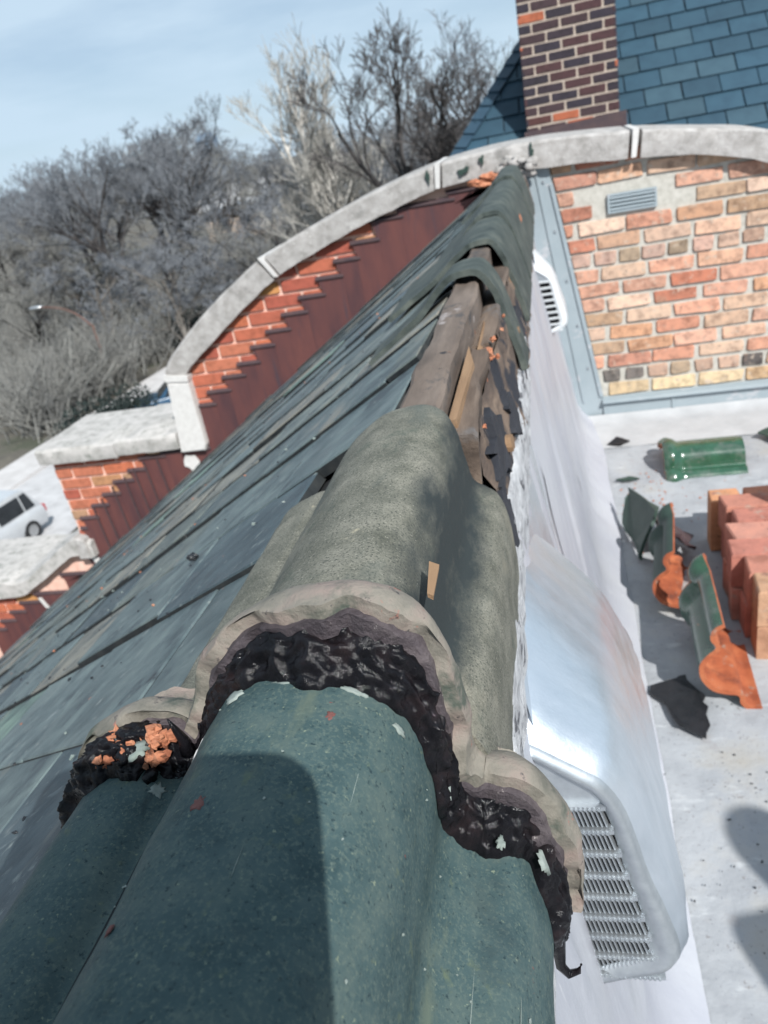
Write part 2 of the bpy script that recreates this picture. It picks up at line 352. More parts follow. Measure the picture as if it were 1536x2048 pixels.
# ================================================================== parapet wall with curved coping
PW = thing('parapet_wall', (0, GY, -2), 'curved brick parapet wall with grey stone coping at the end of the roof', 'wall')
cop_bot = [(1.6, -.72), (1.25, -.54), (.918, -.406), (.684, -.336), (.379, -.297), (.063, -.273), (-.085, -.268), (-.267, -.262), (-.5, -.283), (-.724, -.339), (-.949, -.405), (-1.301, -.532),
           (-1.497, -.641), (-1.703, -.774), (-1.944, -.942), (-1.985, -1.0)]
cop_top = [(1.68, -.61), (1.3, -.43), (.935, -.287), (.70, -.236), (.39, -.186), (.063, -.158), (-.09, -.154), (-.262, -.157), (-.49, -.179), (-.735, -.23), (-.96, -.294), (-1.355, -.428),
           (-1.6, -.557), (-1.80, -.685), (-2.06, -.89), (-2.106, -.985)]
# brick core
outline = [(-3.05, -2.9), (1.6, -2.9), (1.6, -.67)] + [(a, b + .05) for a, b in cop_bot[1:-1]] + [(-2.02, -1.0), (-2.07, -1.37), (-3.05, -1.37)]
core = MB().prism(outline, lambda a, b: (a, GY + .30, b), lambda a, b: (a, GY + .012, b))
build('wall_core', core, 'mortar_pink', PW)
rcore = [(-.09, -1.55), (1.58, -1.55), (1.58, -.66)] + [(a, b + .02) for a, b in cop_bot[1:7]]
build('mortar_bed', MB().prism(rcore, lambda a, b: (a, GY + .02, b), lambda a, b: (a, GY + .006, b)), 'mortar_grey', PW)
# coping stones, cut at their joints
bt = catmull(cop_bot, 181); tp = catmull(cop_top, 181)
def cop_piece(i0, i1, name='coping_stone'):
    mb = MB(); rows = []
    for i in range(i0, i1 + 1):
        b, t = bt[i], tp[i]
        j = lambda q: .0035 * fbm(b[0] * 14, q * 3.1, b[1] * 14)
        rows.append([(b[0], 3.80 + j(1), b[1] + j(2)), (b[0] + (t[0] - b[0]) * .5, 3.797 + j(3), b[1] + (t[1] - b[1]) * .5), (t[0], 3.80 + j(4), t[1] - .012 + j(5)), (t[0], 3.812 + j(6), t[1] + j(7)),
                     (t[0], 4.18, t[1] + .005), (t[0], 4.2, t[1] - .012), (b[0], 4.2, b[1])])
    mb.quadgrid(rows, True)
    b0 = 0; k = 7; mb.f.append(tuple(reversed(range(k)))); e = (len(rows) - 1) * k; mb.f.append(tuple(e + q for q in range(k)))
    return build(name, mb, 'stone', PW, smooth=True, angle=35)
def idx(x): return min(range(181), key=lambda i: abs(bt[i][0] - x))
cuts = [0, idx(.385), idx(-.49), idx(-1.335), 180]
for a, b in zip(cuts, cuts[1:]):
    cop_piece(a + (1 if a else 0), b - 1)
    if b != 180:
        mb = MB()
        P, Q = bt[b], tp[b]
        for x0, y0 in ((0, 0),):
            d = .013
            mb.hexa([(P[0] - d, 3.793, P[1] + .004), (P[0] + d * .6, 3.793, P[1] + .004), (P[0] + d * .6, 4.19, P[1] + .004), (P[0] - d, 4.19, P[1] + .004),
                     (Q[0] - d, 3.790, Q[1] + .004), (Q[0] + d, 3.790, Q[1] + .006), (Q[0] + d, 4.19, Q[1] + .008), (Q[0] - d, 4.19, Q[1] + .008)])
        build('joint_sealant', mb, 'sealant', PW)
# kneeler, its joint, level shoulder stones, lower shoulder
kn = MB().prism([(-2.150, -1.425), (-2.0, -1.425), (-1.984, -1.39), (-1.978, -1.02), (-2.104, -1.006)], lambda a, b: (a, 4.2, b), lambda a, b: (a, 3.80, b), .01, lambda a, b: (a, 3.79, b))
build('coping_stone', kn, 'sealant', PW)
build('joint_sealant', MB().prism([(-2.106, -1.003), (-1.975, -1.016), (-1.97, -.985), (-2.108, -.965)], lambda a, b: (a, 4.21, b), lambda a, b: (a, 3.786, b)), 'sealant', PW)
def slab(name, x0, x1, zb, zt, y0, y1, ma, jit=.006):
    mb = MB(); nx = 18; rows = []
    for i in range(nx + 1):
        x = x0 + (x1 - x0) * i / nx; q = lambda s_: jit * fbm(x * 9, s_ * 2.3, zt * 5)
        rows.append([(x, y0 + .008 + q(1), zb + q(2) * .6), (x, y0 + q(3), zb + (zt - zb) * .5), (x, y0 + q(4), zt - .012 + q(5)), (x, y0 + .014 + q(8), zt + q(6)), (x, (y0 + y1) / 2, zt + .004 + q(7)), (x, y1, zt), (x, y1, zb)])
    mb.quadgrid(rows, True); mb.f.append(tuple(range(7))); e = nx * 7; mb.f.append(tuple(e + q for q in reversed(range(7))))
    return build(name, mb, ma, PW, smooth=True, angle=40)
slab('coping_stone', -3.09, -2.56, -1.414, -1.318, 3.79, 4.42, 'stone_lichen')
slab('coping_stone', -2.555, -2.152, -1.40, -1.308, 3.79, 4.42, 'stone_lichen')
low_b = [(-2.955, -2.06), (-3.13, -2.055), (-3.36, -2.18), (-3.6, -2.312), (-3.8, -2.332), (-4.4, -2.36)]
low_t = [(-2.955, -1.955), (-3.10, -1.935), (-3.34, -2.075), (-3.58, -2.205), (-3.78, -2.205), (-4.4, -2.22)]
lb = catmull(low_b, 40); lt = catmull(low_t, 40); mb = MB(); rows = []
for i, (b, t) in enumerate(zip(lb, lt)):
    q = lambda s_: .008 * fbm(b[0] * 11, s_ * 2.3, b[1] * 9)
    rows.append([(b[0], 3.79 + q(1), b[1] + q(2)), (t[0], 3.79 + q(3), t[1] - .01 + q(4)), (t[0], 3.805 + q(5), t[1] + q(6)), (t[0], 4.05, t[1] + .006 + q(8)), (t[0], 4.45, t[1] + .004), (b[0], 4.45, b[1])])
mb.quadgrid(rows, True); mb.f.append(tuple(range(6))); e = 39 * 6; mb.f.append(tuple(e + q for q in reversed(range(6))))
build('coping_stone', mb, 'stone_lichen', PW, smooth=True, angle=40)
build('coping_stone', MB().prism([(-3.06, -2.065), (-2.975, -2.065), (-2.985, -1.93), (-3.055, -1.91)], lambda a, b: (a, 4.2, b), lambda a, b: (a, 3.785, b), .008, lambda a, b: (a, 3.777, b)), 'stone', PW)
build('wall_core', MB().prism([(-4.4, -3.3), (-2.98, -3.3), (-2.98, -2.03), (-3.13, -2.03), (-3.6, -2.28), (-3.8, -2.30), (-4.4, -2.33)], lambda a, b: (a, GY + .5, b), lambda a, b: (a, GY + .014, b)), 'mortar_pink', PW)

# bricks of the right-hand field
CH = .0712
def coping_mid(x): return interp([((a[0] + b[0]) / 2, (a[1] + b[1]) / 2) for a, b in zip(bt, tp)], x)
def brick(poly, col, yf=GY, depth=.03, ma='brick', parent=None, proud=.0):
    if area(poly) < .0012: return
    mb = MB().prism(poly, lambda a, b: (a, yf + depth, b), lambda a, b: (a, yf - proud + .002, b), .005, lambda a, b: (a, yf - .0035 - proud, b))
    build('brick', mb, ma, parent or PW, col=col)
SALMON = [(.55, .28, .19), (.50, .22, .14), (.58, .34, .23), (.55, .32, .21), (.56, .37, .26), (.42, .16, .10), (.50, .27, .16), (.58, .39, .29), (.42, .27, .17), (.55, .28, .19)]
br = random.Random(11)
zb = -1.375
for r_ in range(16):
    z0 = zb + r_ * CH; z1 = z0 + CH - .015
    header = r_ in (1, 9)
    mod = .1085 if header else .2135
    x = -.14 + (.05 if r_ % 2 else .155) * (1 if not header else .3)
    x += br.uniform(-.02, .02)
    while x < 1.56:
        ln = mod - .015 + br.uniform(-.010, .008)
        poly = rrect(x, x + ln, z0 + br.uniform(-.002, .002), z1 + br.uniform(-.002, .002), .006, .004, br)
        # flashing edge on the left, coping above
        poly = clip(poly, -1, -.157, .022)
        if x + ln > -.02 and poly:
            zc = coping_mid(max(-.2, min(1.5, x + ln / 2)))
            poly = clip(poly, 0, 1, zc)
            col = br.choice(SALMON)
            if header: col = br.choice([(.03, .03, .035), (.40, .25, .18), (.04, .035, .04), (.5, .32, .2), (.28, .2, .13), (.46, .28, .22)] if r_ == 1 else [(.40, .25, .18), (.5, .32, .2), (.28, .2, .13), (.46, .28, .22), (.45, .2, .13)])
            if r_ == 0: col = br.choice([(.58, .45, .28), (.56, .42, .26), (.54, .36, .21)])
            k = br.uniform(.85, 1.12); mixf = br.uniform(.0, .25); col = tuple(c * (1 - mixf) + m_ * mixf for c, m_ in zip(col, (.52, .45, .38)))
            inv = x < .47 and x + ln > .262 and r_ in (12, 13)
            if inv and z1 > -.515 and z0 < -.44:
                pass
            else: brick(poly, tuple(c * k for c in col), proud=br.uniform(-.001, .003))
        x += mod + br.uniform(-.004, .004)
# louvred vent grille in the brick
VG = thing('air_vent', (.37, GY, -.51), 'small grey metal louvre vent set in the brick parapet', 'vent')
build('back_plate', MB().prism([(.270, -.506), (.466, -.506), (.466, -.436), (.270, -.443)], lambda a, b: (a, GY + .03, b), lambda a, b: (a, GY + .0, b)), 'dark_inside', VG)
fr = MB()
for q in ((.262, .474, -.513, -.504), (.262, .474, -.440, -.431), (.262, .271, -.504, -.44), (.465, .474, -.504, -.44)): fr.box(q[0], q[1], GY - .012, GY + .004, q[2], q[3])
build('frame', fr, 'grey_metal', VG)
for k in range(4):
    z = -.500 + k * .016
    build('louvre', MB().hexa([(.272, GY - .014, z), (.464, GY - .014, z), (.464, GY - .002, z + .009), (.272, GY - .002, z + .009), (.272, GY - .014, z + .003), (.464, GY - .014, z + .003), (.464, GY - .002, z + .012), (.272, GY - .002, z + .012)]), 'grey_metal', VG)

# red face bricks of the left-hand fields, stepped flashing
steps = [(-.832, -.37), (-.944, -.456), (-1.046, -.527), (-1.154, -.597), (-1.266, -.675), (-1.376, -.747), (-1.483, -.822), (-1.587, -.892), (-1.688, -.972), (-1.794, -1.033), (-1.905, -1.105), (-2.006, -1.174)]
steps2 = [(-2.454, -1.447), (-2.551, -1.518), (-2.673, -1.581), (-2.776, -1.659), (-2.877, -1.727), (-2.987, -1.805), (-3.012, -1.875)]
FACE = [(.40, .115, .065), (.36, .10, .06), (.44, .13, .065), (.33, .085, .055), (.42, .14, .08)]
ODD = [(.40, .20, .10), (.36, .21, .13), (.46, .22, .08), (.34, .2, .12)]
bl = random.Random(5)
def face_field(x0, x1, ztop, rows, limit_top):
    for r_ in range(rows):
        z1 = ztop - r_ * CH; z0 = z1 - CH + .0155
        x = x0 - .2 + (.107 if r_ % 2 else 0)
        while x < x1:
            poly = rrect(x, x + .197, z0, z1, .004, .0012, bl)
            poly = clip(poly, -1, 0, -x0); poly = clip(poly, 1, 0, x1) if poly else poly
            if poly and limit_top:
                a, b = coping_mid(x), coping_mid(x + .2)
                s_ = (b - a) / .2; poly = clip(poly, -s_, 1, a - s_ * x + .0)
            if poly and len(poly) > 2:
                cx = sum(q[0] for q in poly) / len(poly)
                if roofz(cx) + .05 < z1: brick(poly, bl.choice(ODD) if bl.random() < .22 else bl.choice(FACE), ma='face_brick', yf=GY + .002, depth=.02)
            x += .2125
face_field(-2.0, -.75, -.295, 14, True)
face_field(-3.048, -2.02, -1.400, 8, False)
face_field(-4.38, -2.99, -2.345, 7, False)
FL = thing('step_flashing', (-2, GY, -1.5), 'rust-red stepped metal flashing between brick parapet and tiled roof', 'flashing')
def flash(x0, x1, zt, left_slant=True):
    y = GY - .012 - .0012 * (flash.k % 2); flash.k += 1
    zb0, zb1 = roofz(x0) - .03, roofz(x1) - .03
    mb = MB().prism([(x0 + .018, zt - .055), (x0 + .018, zb0), (x1, zb1), (x1, zt), (x0, zt)] if zb0 < zt - .055 else [(x0, zb0), (x1, zb1), (x1, zt), (x0, zt)],
                    lambda a, b: (a, GY + .006, b), lambda a, b: (a, y, b))
    o = build('flashing_sheet', mb, 'rust_metal', FL)
    lip = MB().hexa([(x0 - .006, y - .009, zt - .005), (x1 + .004, y - .009, zt - .005), (x1 + .006, GY - .002, zt - .002), (x0 - .008, GY - .002, zt - .002),
                     (x0 - .006, y - .009, zt + .001), (x1 + .004, y - .009, zt + .001), (x1 + .006, GY - .002, zt + .012), (x0 - .008, GY - .002, zt + .012)])
    build('bent_edge', lip, 'rust_edge', o)
flash.k = 0
seq = [(-.14, -.30), (-.45, -.305), (-.70, -.335)] + steps
for (xa, za), (xb, zb_) in zip(seq, seq[1:]):
    flash(xb, xa + .03, zb_)
flash(-2.18, -2.006 + .02, -1.43)
for (xa, za), (xb, zb_) in zip([(-2.16, -1.42), (-2.30, -1.425)] + steps2, [(-2.30, -1.425)] + steps2): flash(xb, xa + .02, zb_)
for (xa, za), (xb, zb_) in zip([(-2.97, -2.075), (-3.05, -2.085), (-3.30, -2.20), (-3.56, -2.335), (-3.70, -2.40), (-3.81, -2.47), (-3.92, -2.54)], [(-3.05, -2.085), (-3.30, -2.20), (-3.56, -2.335), (-3.70, -2.40), (-3.81, -2.47), (-3.92, -2.54), (-4.05, -2.61)]): flash(xb, xa + .02, zb_)
sl_ = MB()
for (x, z0, z1) in ((-3.50, -2.36, -2.44), (-2.985, -2.07, -2.13)):
    sl_ = MB().hexa([(x, GY - .03, z1), (x + .022, GY - .03, z1), (x + .022, GY - .018, z1), (x, GY - .018, z1), (x - .03, GY - .03, z0), (x - .01, GY - .03, z0), (x - .01, GY - .018, z0), (x - .03, GY - .018, z0)])
    build('sealant_smear', sl_, 'sealant', FL)
for (cx, cz, sc) in ((-2.12, -1.50, .055), (-2.98, -2.11, .03)):
    poly = [(cx + sc * math.cos(a) * bl.uniform(.5, 1.1), cz + 1.3 * sc * math.sin(a) * bl.uniform(.5, 1.1)) for a in (i * .57 for i in range(11))]
    build('sealant_smear', MB().prism(poly, lambda a, b: (a, GY - .016, b), lambda a, b: (a, GY - .024, b)), 'sealant', FL)
# streak ridges pressed into the lower sheets
for x in (-2.33, -2.42, -2.5, -2.58, -2.68, -2.78, -2.86):
    zt = interp([(a, b) for a, b in steps2] + [(-2.30, -1.44)], x) - .02
    build('standing_seam', MB().hexa([(x, GY - .024, roofz(x) - .02), (x + .007, GY - .024, roofz(x) - .02), (x + .007, GY - .012, roofz(x) - .02), (x, GY - .012, roofz(x) - .02),
                                      (x - .012, GY - .024, zt), (x - .006, GY - .024, zt), (x - .006, GY - .012, zt), (x - .012, GY - .012, zt)]), 'rust_edge', FL)
# grey corner flashing on the right-hand field
GF = thing('wall_flashing', (.3, GY, -1.5), 'pale grey metal flashing framing the brick field at its left and bottom', 'flashing')
yq = GY - .014
up = MB().prism([(-.118, -.27), (.012, -.27), (.028, -.35), (.194, -1.377), (.194, -1.52), (.084, -1.52), (-.085, -.57), (-.11, -.40)], lambda a, b: (a, GY + .004, b), lambda a, b: (a, yq, b))
o = build('upright_sheet', up, 'grey_metal', GF)
for t0, t1, wd in ((.55, .60, .009),):
    rb = MB().hexa([(-.05 + .145, yq - .006, -1.40), (-.05 + .145 + wd, yq - .006, -1.40), (-.05 + .145 + wd, yq + .002, -1.40), (-.05 + .145, yq + .002, -1.40),
                    (-.045, yq - .006, -.30), (-.045 + wd, yq - .006, -.30), (-.045 + wd, yq + .002, -.30), (-.045, yq + .002, -.30)])
    build('crease', rb, 'grey_metal', o)
hem = MB().hexa([(.178, yq - .008, -1.377), (.197, yq - .008, -1.377), (.197, GY, -1.377), (.178, GY, -1.377), (.013, yq - .008, -.345), (.030, yq - .008, -.345), (.030, GY, -.345), (.013, GY, -.345)])
build('hem', hem, 'grey_metal', o)
for z in (-.33, -.55, -.78, -1.0, -1.22):
    x = .0 + (-.33 - z) * .16 - .012
    build('screw', MB().tube([(x, yq + .002, z), (x, yq - .006, z)], .006, 8), 'galv_fine', o)
bot = MB().prism([(.194, -1.52), (1.58, -1.52), (1.58, -1.388), (.194, -1.388)], lambda a, b: (a, GY + .004, b), lambda a, b: (a, yq - .012, b))
o = build('bottom_sheet', bot, 'grey_metal', GF)
build('hem', MB().hexa([(.19, yq - .034, -1.405), (1.58, yq - .034, -1.405), (1.58, GY, -1.400), (.19, GY, -1.400), (.19, yq - .032, -1.398), (1.58, yq - .032, -1.398), (1.58, GY, -1.383), (.19, GY, -1.383)]), 'grey_metal', o)
build('seam', MB().box(.52, .532, yq - .018, yq, -1.52, -1.40), 'grey_metal', o)

# ================================================================== tiled roof (left)
TR = thing('tiled_roof', (-2, 2, roofz(-2) - .2), 'steep roof of weathered blue-grey flat clay tiles left of the ridge', 'roof')
def rp3(s_, y, h): return Vector((0, y, -.142)) + ROOFS * s_ + ROOFN * h
dk = MB().hexa([rp3(5.1, -2, -.10), rp3(5.1, 3.838, -.10), rp3(.22, 3.838, -.10), rp3(.22, -2, -.10), rp3(5.1, -2, -.02), rp3(5.1, 3.838, -.02), rp3(.22, 3.838, -.02), rp3(.22, -2, -.02)])
build('roof_deck', dk, 'roof_deck', TR)
tr = random.Random(3)
SH = .45; PITCH = .206; TL = .315
nt_ = 0
for i in range(-14, 22):
    for k in range(0, 13):
        s0 = .11 + (k - (0 if i % 2 else .5)) * TL; s1 = s0 + TL - tr.uniform(.003, .007)
        yb = i * PITCH + .012
        gp = tr.uniform(.004, .008); j0 = tr.uniform(-.012, .008); poly = [(s0, yb + SH * s0 + j0 + tr.uniform(-.004, .004)), (s0, yb + SH * s0 + PITCH - gp), (s1, yb + SH * s1 + PITCH - gp), (s1, yb + SH * s1 + j0 + tr.uniform(-.004, .004))]
        poly = clip(poly, 0, 1, 3.832); poly = clip(poly, 0, -1, .35) if len(poly) > 2 else []
        ym = sum(q_[1] for q_ in poly) / max(1, len(poly)); poly = clip(poly, -1, 0, -.335 if ym < .72 else -.205) if len(poly) > 2 else []; poly = clip(poly, 1, 0, 5.05) if len(poly) > 2 else []
        if len(poly) < 3 or abs(area(poly)) < .006: continue
        tw, tl = tr.uniform(-.002, .002), tr.uniform(-.0045, .0025)
        def hgt(a, b, base):
            v = (b - (yb + SH * a)) / PITCH            # 0 at the exposed butt, 1 at the next row
            return base - .0052 * v + tw * (a - s0) / TL + tl
        c0 = tr.random()
        if c0 < .62: col = (.102, .134, .138)
        elif c0 < .78: col = (.130, .152, .142)
        elif c0 < .86: col = (.20, .192, .165)
        elif c0 < .95: col = (.062, .090, .104)
        else: col = (.16, .235, .20)
        q = tr.uniform(.85, 1.2)
        mb = MB().prism(poly, lambda a, b: rp3(a, b, hgt(a, b, -.012)), lambda a, b: rp3(a, b, hgt(a, b, .0)), .0025, lambda a, b: rp3(a, b, hgt(a, b, .002)))
        ob = build('roof_tile', mb, 'roof_tile', TR, col=tuple(c * q for c in col)); nt_ += 1
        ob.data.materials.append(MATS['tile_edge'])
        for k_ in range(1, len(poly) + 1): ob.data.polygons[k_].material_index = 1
print('roof tiles', nt_)

# ================================================================== ridge boards
RBD = thing('ridge_timber', (-.12, 2.2, -.42), 'bare weathered timber ridge boards stripped of their tiles', 'timber')
def plank(name, x0, x1, z0, z1, y0, y1, ma, jit=.004, ny=60, top_tilt=0, parent=RBD):
    mb = MB(); rows = []
    for i in range(ny + 1):
        y = y0 + (y1 - y0) * i / ny
        q = lambda k: jit * fbm(y * 9, k * 3.7, x0 * 40, 3)
        xm = (x0 + x1) / 2
        rows.append([(x0 + q(1), y, z0), (x0 + q(2), y, z1 - .003 + q(3) - top_tilt), (x0 + .004 + q(2), y, z1 + q(3) - top_tilt), (xm, y, z1 + q(4) * .6), (x1 - .004 + q(5), y, z1 + q(6)), (x1 + q(5), y, z1 - .004 + q(6)), (x1 + q(7), y, z0)])
    mb.quadgrid(rows, True); mb.f.append(tuple(range(7))); e = ny * 7; mb.f.append(tuple(e + k for k in reversed(range(7))))
    return build(name, mb, ma, parent, smooth=True, angle=40)
plank('ridge_board', -.156, -.116, -.40, -.236, .66, 3.70, 'wood_top', .006, 90)
plank('side_batten', -.116, -.088, -.40, -.268, .68, .98, 'wood', .007)
plank('side_batten', -.116, -.085, -.40, -.276, 1.03, 3.72, 'wood', .006)
# splintered fresh edge and rough side sheathing
mb = MB(); rows = []
for i in range(121):
    y = .70 + 3.06 * i / 120
    row = []
    for k in range(9):
        t = k / 8; x = -.086 + t * .028 + .006 * fbm(y * 8, t * 6, 2.2) + .004 * fbm(y * 30, t * 20, 7); z = -.285 - t * .14
        row.append((x, y, z))
    rows.append(row)
mb.quadgrid(rows)
nb = len(mb.v)
rows = [[(p[0] - .02, p[1], p[2]) for p in r_] for r_ in rows]
mb.quadgrid(rows)
build('side_sheathing', mb, 'wood_side', RBD, smooth=True)
for (y0, y1, z0, dx) in ((.70, .90, -.262, .002), (1.02, 1.12, -.285, .004)):
    mb = MB().hexa([(-.110 + dx, y0, z0 - .04), (-.100 + dx, y0, z0 - .045), (-.098 + dx, y1, z0 - .03), (-.110 + dx, y1, z0 - .03), (-.109 + dx, y0 - .02, z0 + .01), (-.104 + dx, y0, z0 + .004), (-.103 + dx, y1, z0), (-.109 + dx, y1 + .03, z0 + .012)])
    build('splinter', mb, 'wood_fresh', RBD)
for (y, z, a) in ((.84, -.345, .008), (1.30, -.335, .007)):
    x = -.062 + (-.285 - z) * 0
    poly = [(y + a * 2.6 * math.cos(t) * rnd.uniform(.7, 1.1), z + a * 1.2 * math.sin(t) * rnd.uniform(.6, 1.1)) for t in (i * .63 for i in range(10))]
    build('splinter', MB().prism(poly, lambda p_, q_: (-.09 - .2 * (q_ + .285), p_, q_), lambda p_, q_: (-.073 - .2 * (q_ + .285), p_, q_)), 'wood_fresh', RBD)
for (y, z, a, b) in ((.80, -.335, .075, .040), (.98, -.36, .05, .03), (1.42, -.35, .08, .03), (.70, -.37, .04, .03)):
    q_ = random.Random(int(y * 100)); poly = [(y + a * math.cos(t) * q_.uniform(.5, 1.15), z + b * math.sin(t) * q_.uniform(.5, 1.15)) for t in (i * .35 for i in range(18))]
    build('felt_remnant', MB().prism(poly, lambda p_, q2: (-.10 - .2 * (q2 + .285), p_, q2), lambda p_, q2: (-.0795 - .2 * (q2 + .285) + .004 * fbm(p_ * 20, q2 * 20, 1), p_, q2)), 'felt_black', RBD)
cr = MB()
for i in range(11):
    y = rnd.choice([rnd.gauss(1.02, .05), rnd.gauss(.97, .04), rnd.uniform(.7, 1.25)])
    cr.blob((-.088 + rnd.uniform(-.004, .012), y, -.277 + rnd.uniform(-.012, .006)), rnd.uniform(.002, .006), 6, .35)
tag(build('clay_crumbs', cr, 'clay', RBD), kind='stuff')
# ================================================================== ridge tiles
PB = [(-.332, -.372), (-.322, -.345), (-.303, -.322), (-.280, -.309), (-.258, -.310), (-.240, -.317), (-.226, -.304), (-.210, -.272), (-.187, -.247), (-.160, -.232), (-.126, -.228), (-.102, -.238), (-.086, -.264), (-.082, -.30), (-.083, -.338),
      (-.070, -.356), (-.048, -.362), (-.034, -.385), (-.026, -.43), (-.028, -.466)]
PA = [(-.335, -.378), (-.325, -.352), (-.306, -.33), (-.284, -.320), (-.262, -.320), (-.244, -.327), (-.230, -.316), (-.217, -.292), (-.192, -.264), (-.162, -.2555), (-.130, -.258), (-.106, -.273), (-.092, -.302), (-.088, -.335), (-.088, -.368),
      (-.072, -.388), (-.050, -.397), (-.038, -.420), (-.032, -.45), (-.034, -.475)]
def tile_shell(prof, y0, y1, th, ny, offs=None, np_=90, jit=.0012, yj=0, taper=0):
    """closed barrel-and-wings tile; offs(y)->outward offset"""
    pr = catmull(prof, np_); nr = pnormals(pr); top = []; bo = []
    for i in range(ny + 1):
        y = y0 + (y1 - y0) * i / ny
        o_ = offs(y) if offs else 0
        a, b = [], []
        for j, (p, n_) in enumerate(zip(pr, nr)):
            d = o_ + jit * fbm(p[0] * 25, y * 25, p[1] * 25) - taper * (y - y0)
            ye = y + (yj * fbm(p[0] * 30, p[1] * 30, y0 * 9, 5) if i in (0, ny) else 0)
            a.append((p[0] + n_[0] * d, ye, p[1] + n_[1] * d)); b.append((p[0] + n_[0] * (d - th), ye, p[1] + n_[1] * (d - th)))
        top.append(a); bo.append(b)
    mb = MB(); n_ = np_
    for t_, u_ in zip(top, bo): mb.v += t_ + u_
    k = 2 * n_
    for i in range(ny):
        for j in range(n_ - 1):
            mb.f.append((i * k + j, i * k + j + 1, (i + 1) * k + j + 1, (i + 1) * k + j))
            mb.f.append((i * k + n_ + j, (i + 1) * k + n_ + j, (i + 1) * k + n_ + j + 1, i * k + n_ + j + 1))
        for j in (0, n_ - 1): mb.f.append((i * k + j, i * k + n_ + j, (i + 1) * k + n_ + j, (i + 1) * k + j))
    for i in (0, ny):
        for j in range(n_ - 1): mb.f.append((i * k + j, i * k + n_ + j, i * k + n_ + j + 1, i * k + j + 1))
    return mb
PBB = [(-.286, -.332), (-.280, -.323), (-.270, -.317), (-.258, -.312), (-.247, -.308), (-.236, -.306), (-.226, -.296), (-.209, -.270), (-.187, -.247), (-.160, -.232), (-.128, -.228), (-.108, -.237), (-.097, -.257), (-.092, -.285), (-.087, -.309),
      (-.076, -.320), (-.065, -.331), (-.058, -.356), (-.056, -.40), (-.057, -.445)]
G_R = 'tiles along the ridge'
TA = thing('ridge_tile', (-.16, .1, -.46), 'nearest green-grey ridge tile, its left half under a dark shadow', 'ridge tile', G_R)
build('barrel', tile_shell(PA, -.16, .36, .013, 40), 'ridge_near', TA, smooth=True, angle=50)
TB = thing('ridge_tile', (-.16, .5, -.46), 'speckled grey-green ridge tile with a tar-smeared raised collar', 'ridge tile', G_R)
def endround(y): return -.012 * max(0, (y - .655) / .04) ** 2 if y > .655 else 0
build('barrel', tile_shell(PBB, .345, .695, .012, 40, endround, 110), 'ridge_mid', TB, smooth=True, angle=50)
def collar_off(y):
    t = (y - .332) / .034
    return -.001 + .017 * max(0, math.sin(math.pi * min(1, .32 + .68 * t))) if t < 1 else .001
mbc = tile_shell(PB, .332, .368, .010, 12, collar_off, 170, .0035, .012)
co = build('collar', mbc, 'collar', TB, smooth=True, angle=60)
lip = tile_shell(PB, .328, .350, .0115, 5, lambda y: .0035 + .006 * (y - .326) / .024, 160, .004, .009)
build('collar_lip', lip, 'collar_lip', co, smooth=True, angle=60)
# tar bed squeezed out between collar and near tile
pr_a, pr_b = catmull(PA, 260), catmull(PB, 260); qa, qb = catmull(PA, 520), catmull(PB, 520); na = pnormals(qa); rows = []
for i in range(31):
    v = i / 30; row = []
    for j in range(520):
        a, b, n_ = qa[j], qb[j], na[j]; u = j / 519
        dens = .55 + .6 * fbm(u * 7, 3.3, 0) + (.8 if u < .2 else 0) + (.35 if .7 < u < .9 else 0)
        bul = math.sin(math.pi * v) * .008 * max(.25, dens)
        x = a[0] + (b[0] - a[0]) * v + n_[0] * bul; z = a[1] + (b[1] - a[1]) * v + n_[1] * bul - .002 * (1 - v)
        y = .337 - (1 - v) * (.024 + .012 * fbm(u * 11, 9.1, 0) + .002 * fbm(u * 45, 2, 0) + (.010 if u < .2 else 0))
        rg = 1 - abs(fbm(x * 55, y * 140, z * 55, 3)) * 1.6                 # stringy ridges along the joint
        k = (.0032 * rg + .0011 * fbm(x * 120, y * 120, z * 120, 3)) * (1 if 0 < i < 30 else .2) * (1 + .8 * (u < .2))
        row.append((x + n_[0] * k, y - .7 * k * math.sin(math.pi * v), z + n_[1] * k))
    rows.append(row)
build('tar_bed', MB().quadgrid(rows), 'tar', TB, smooth=True)
cl = MB()
for i in range(60):
    t = rnd.random() ** .7; cl.blob((-.305 + .055 * t + rnd.uniform(-.006, .006), .316 + rnd.uniform(-.008, .01), -.318 + .012 * t + rnd.uniform(-.008, .01)), rnd.uniform(.0012, .0048), 7, .4)
for i in range(14):
    j = rnd.randrange(60, 200); q = pr_b[j]; cl.blob((q[0], .33, q[1] - .012), rnd.uniform(.0015, .003), 6, .4)
tag(build('clay_crumbs', cl, 'clay', TB), kind='stuff')
tl_ = MB()
for i in range(26):
    j = rnd.choice([rnd.randrange(2, 55), rnd.randrange(165, 245), rnd.randrange(2, 245)]); q = pr_a[j]
    tl_.blob((q[0] + rnd.uniform(-.008, .008), .318 + rnd.uniform(-.014, .012), q[1] + rnd.uniform(.002, .012)), rnd.uniform(.002, .0055), 8, .35)
tag(build('tar_lumps', tl_, 'tar', TB, smooth=True), kind='stuff')
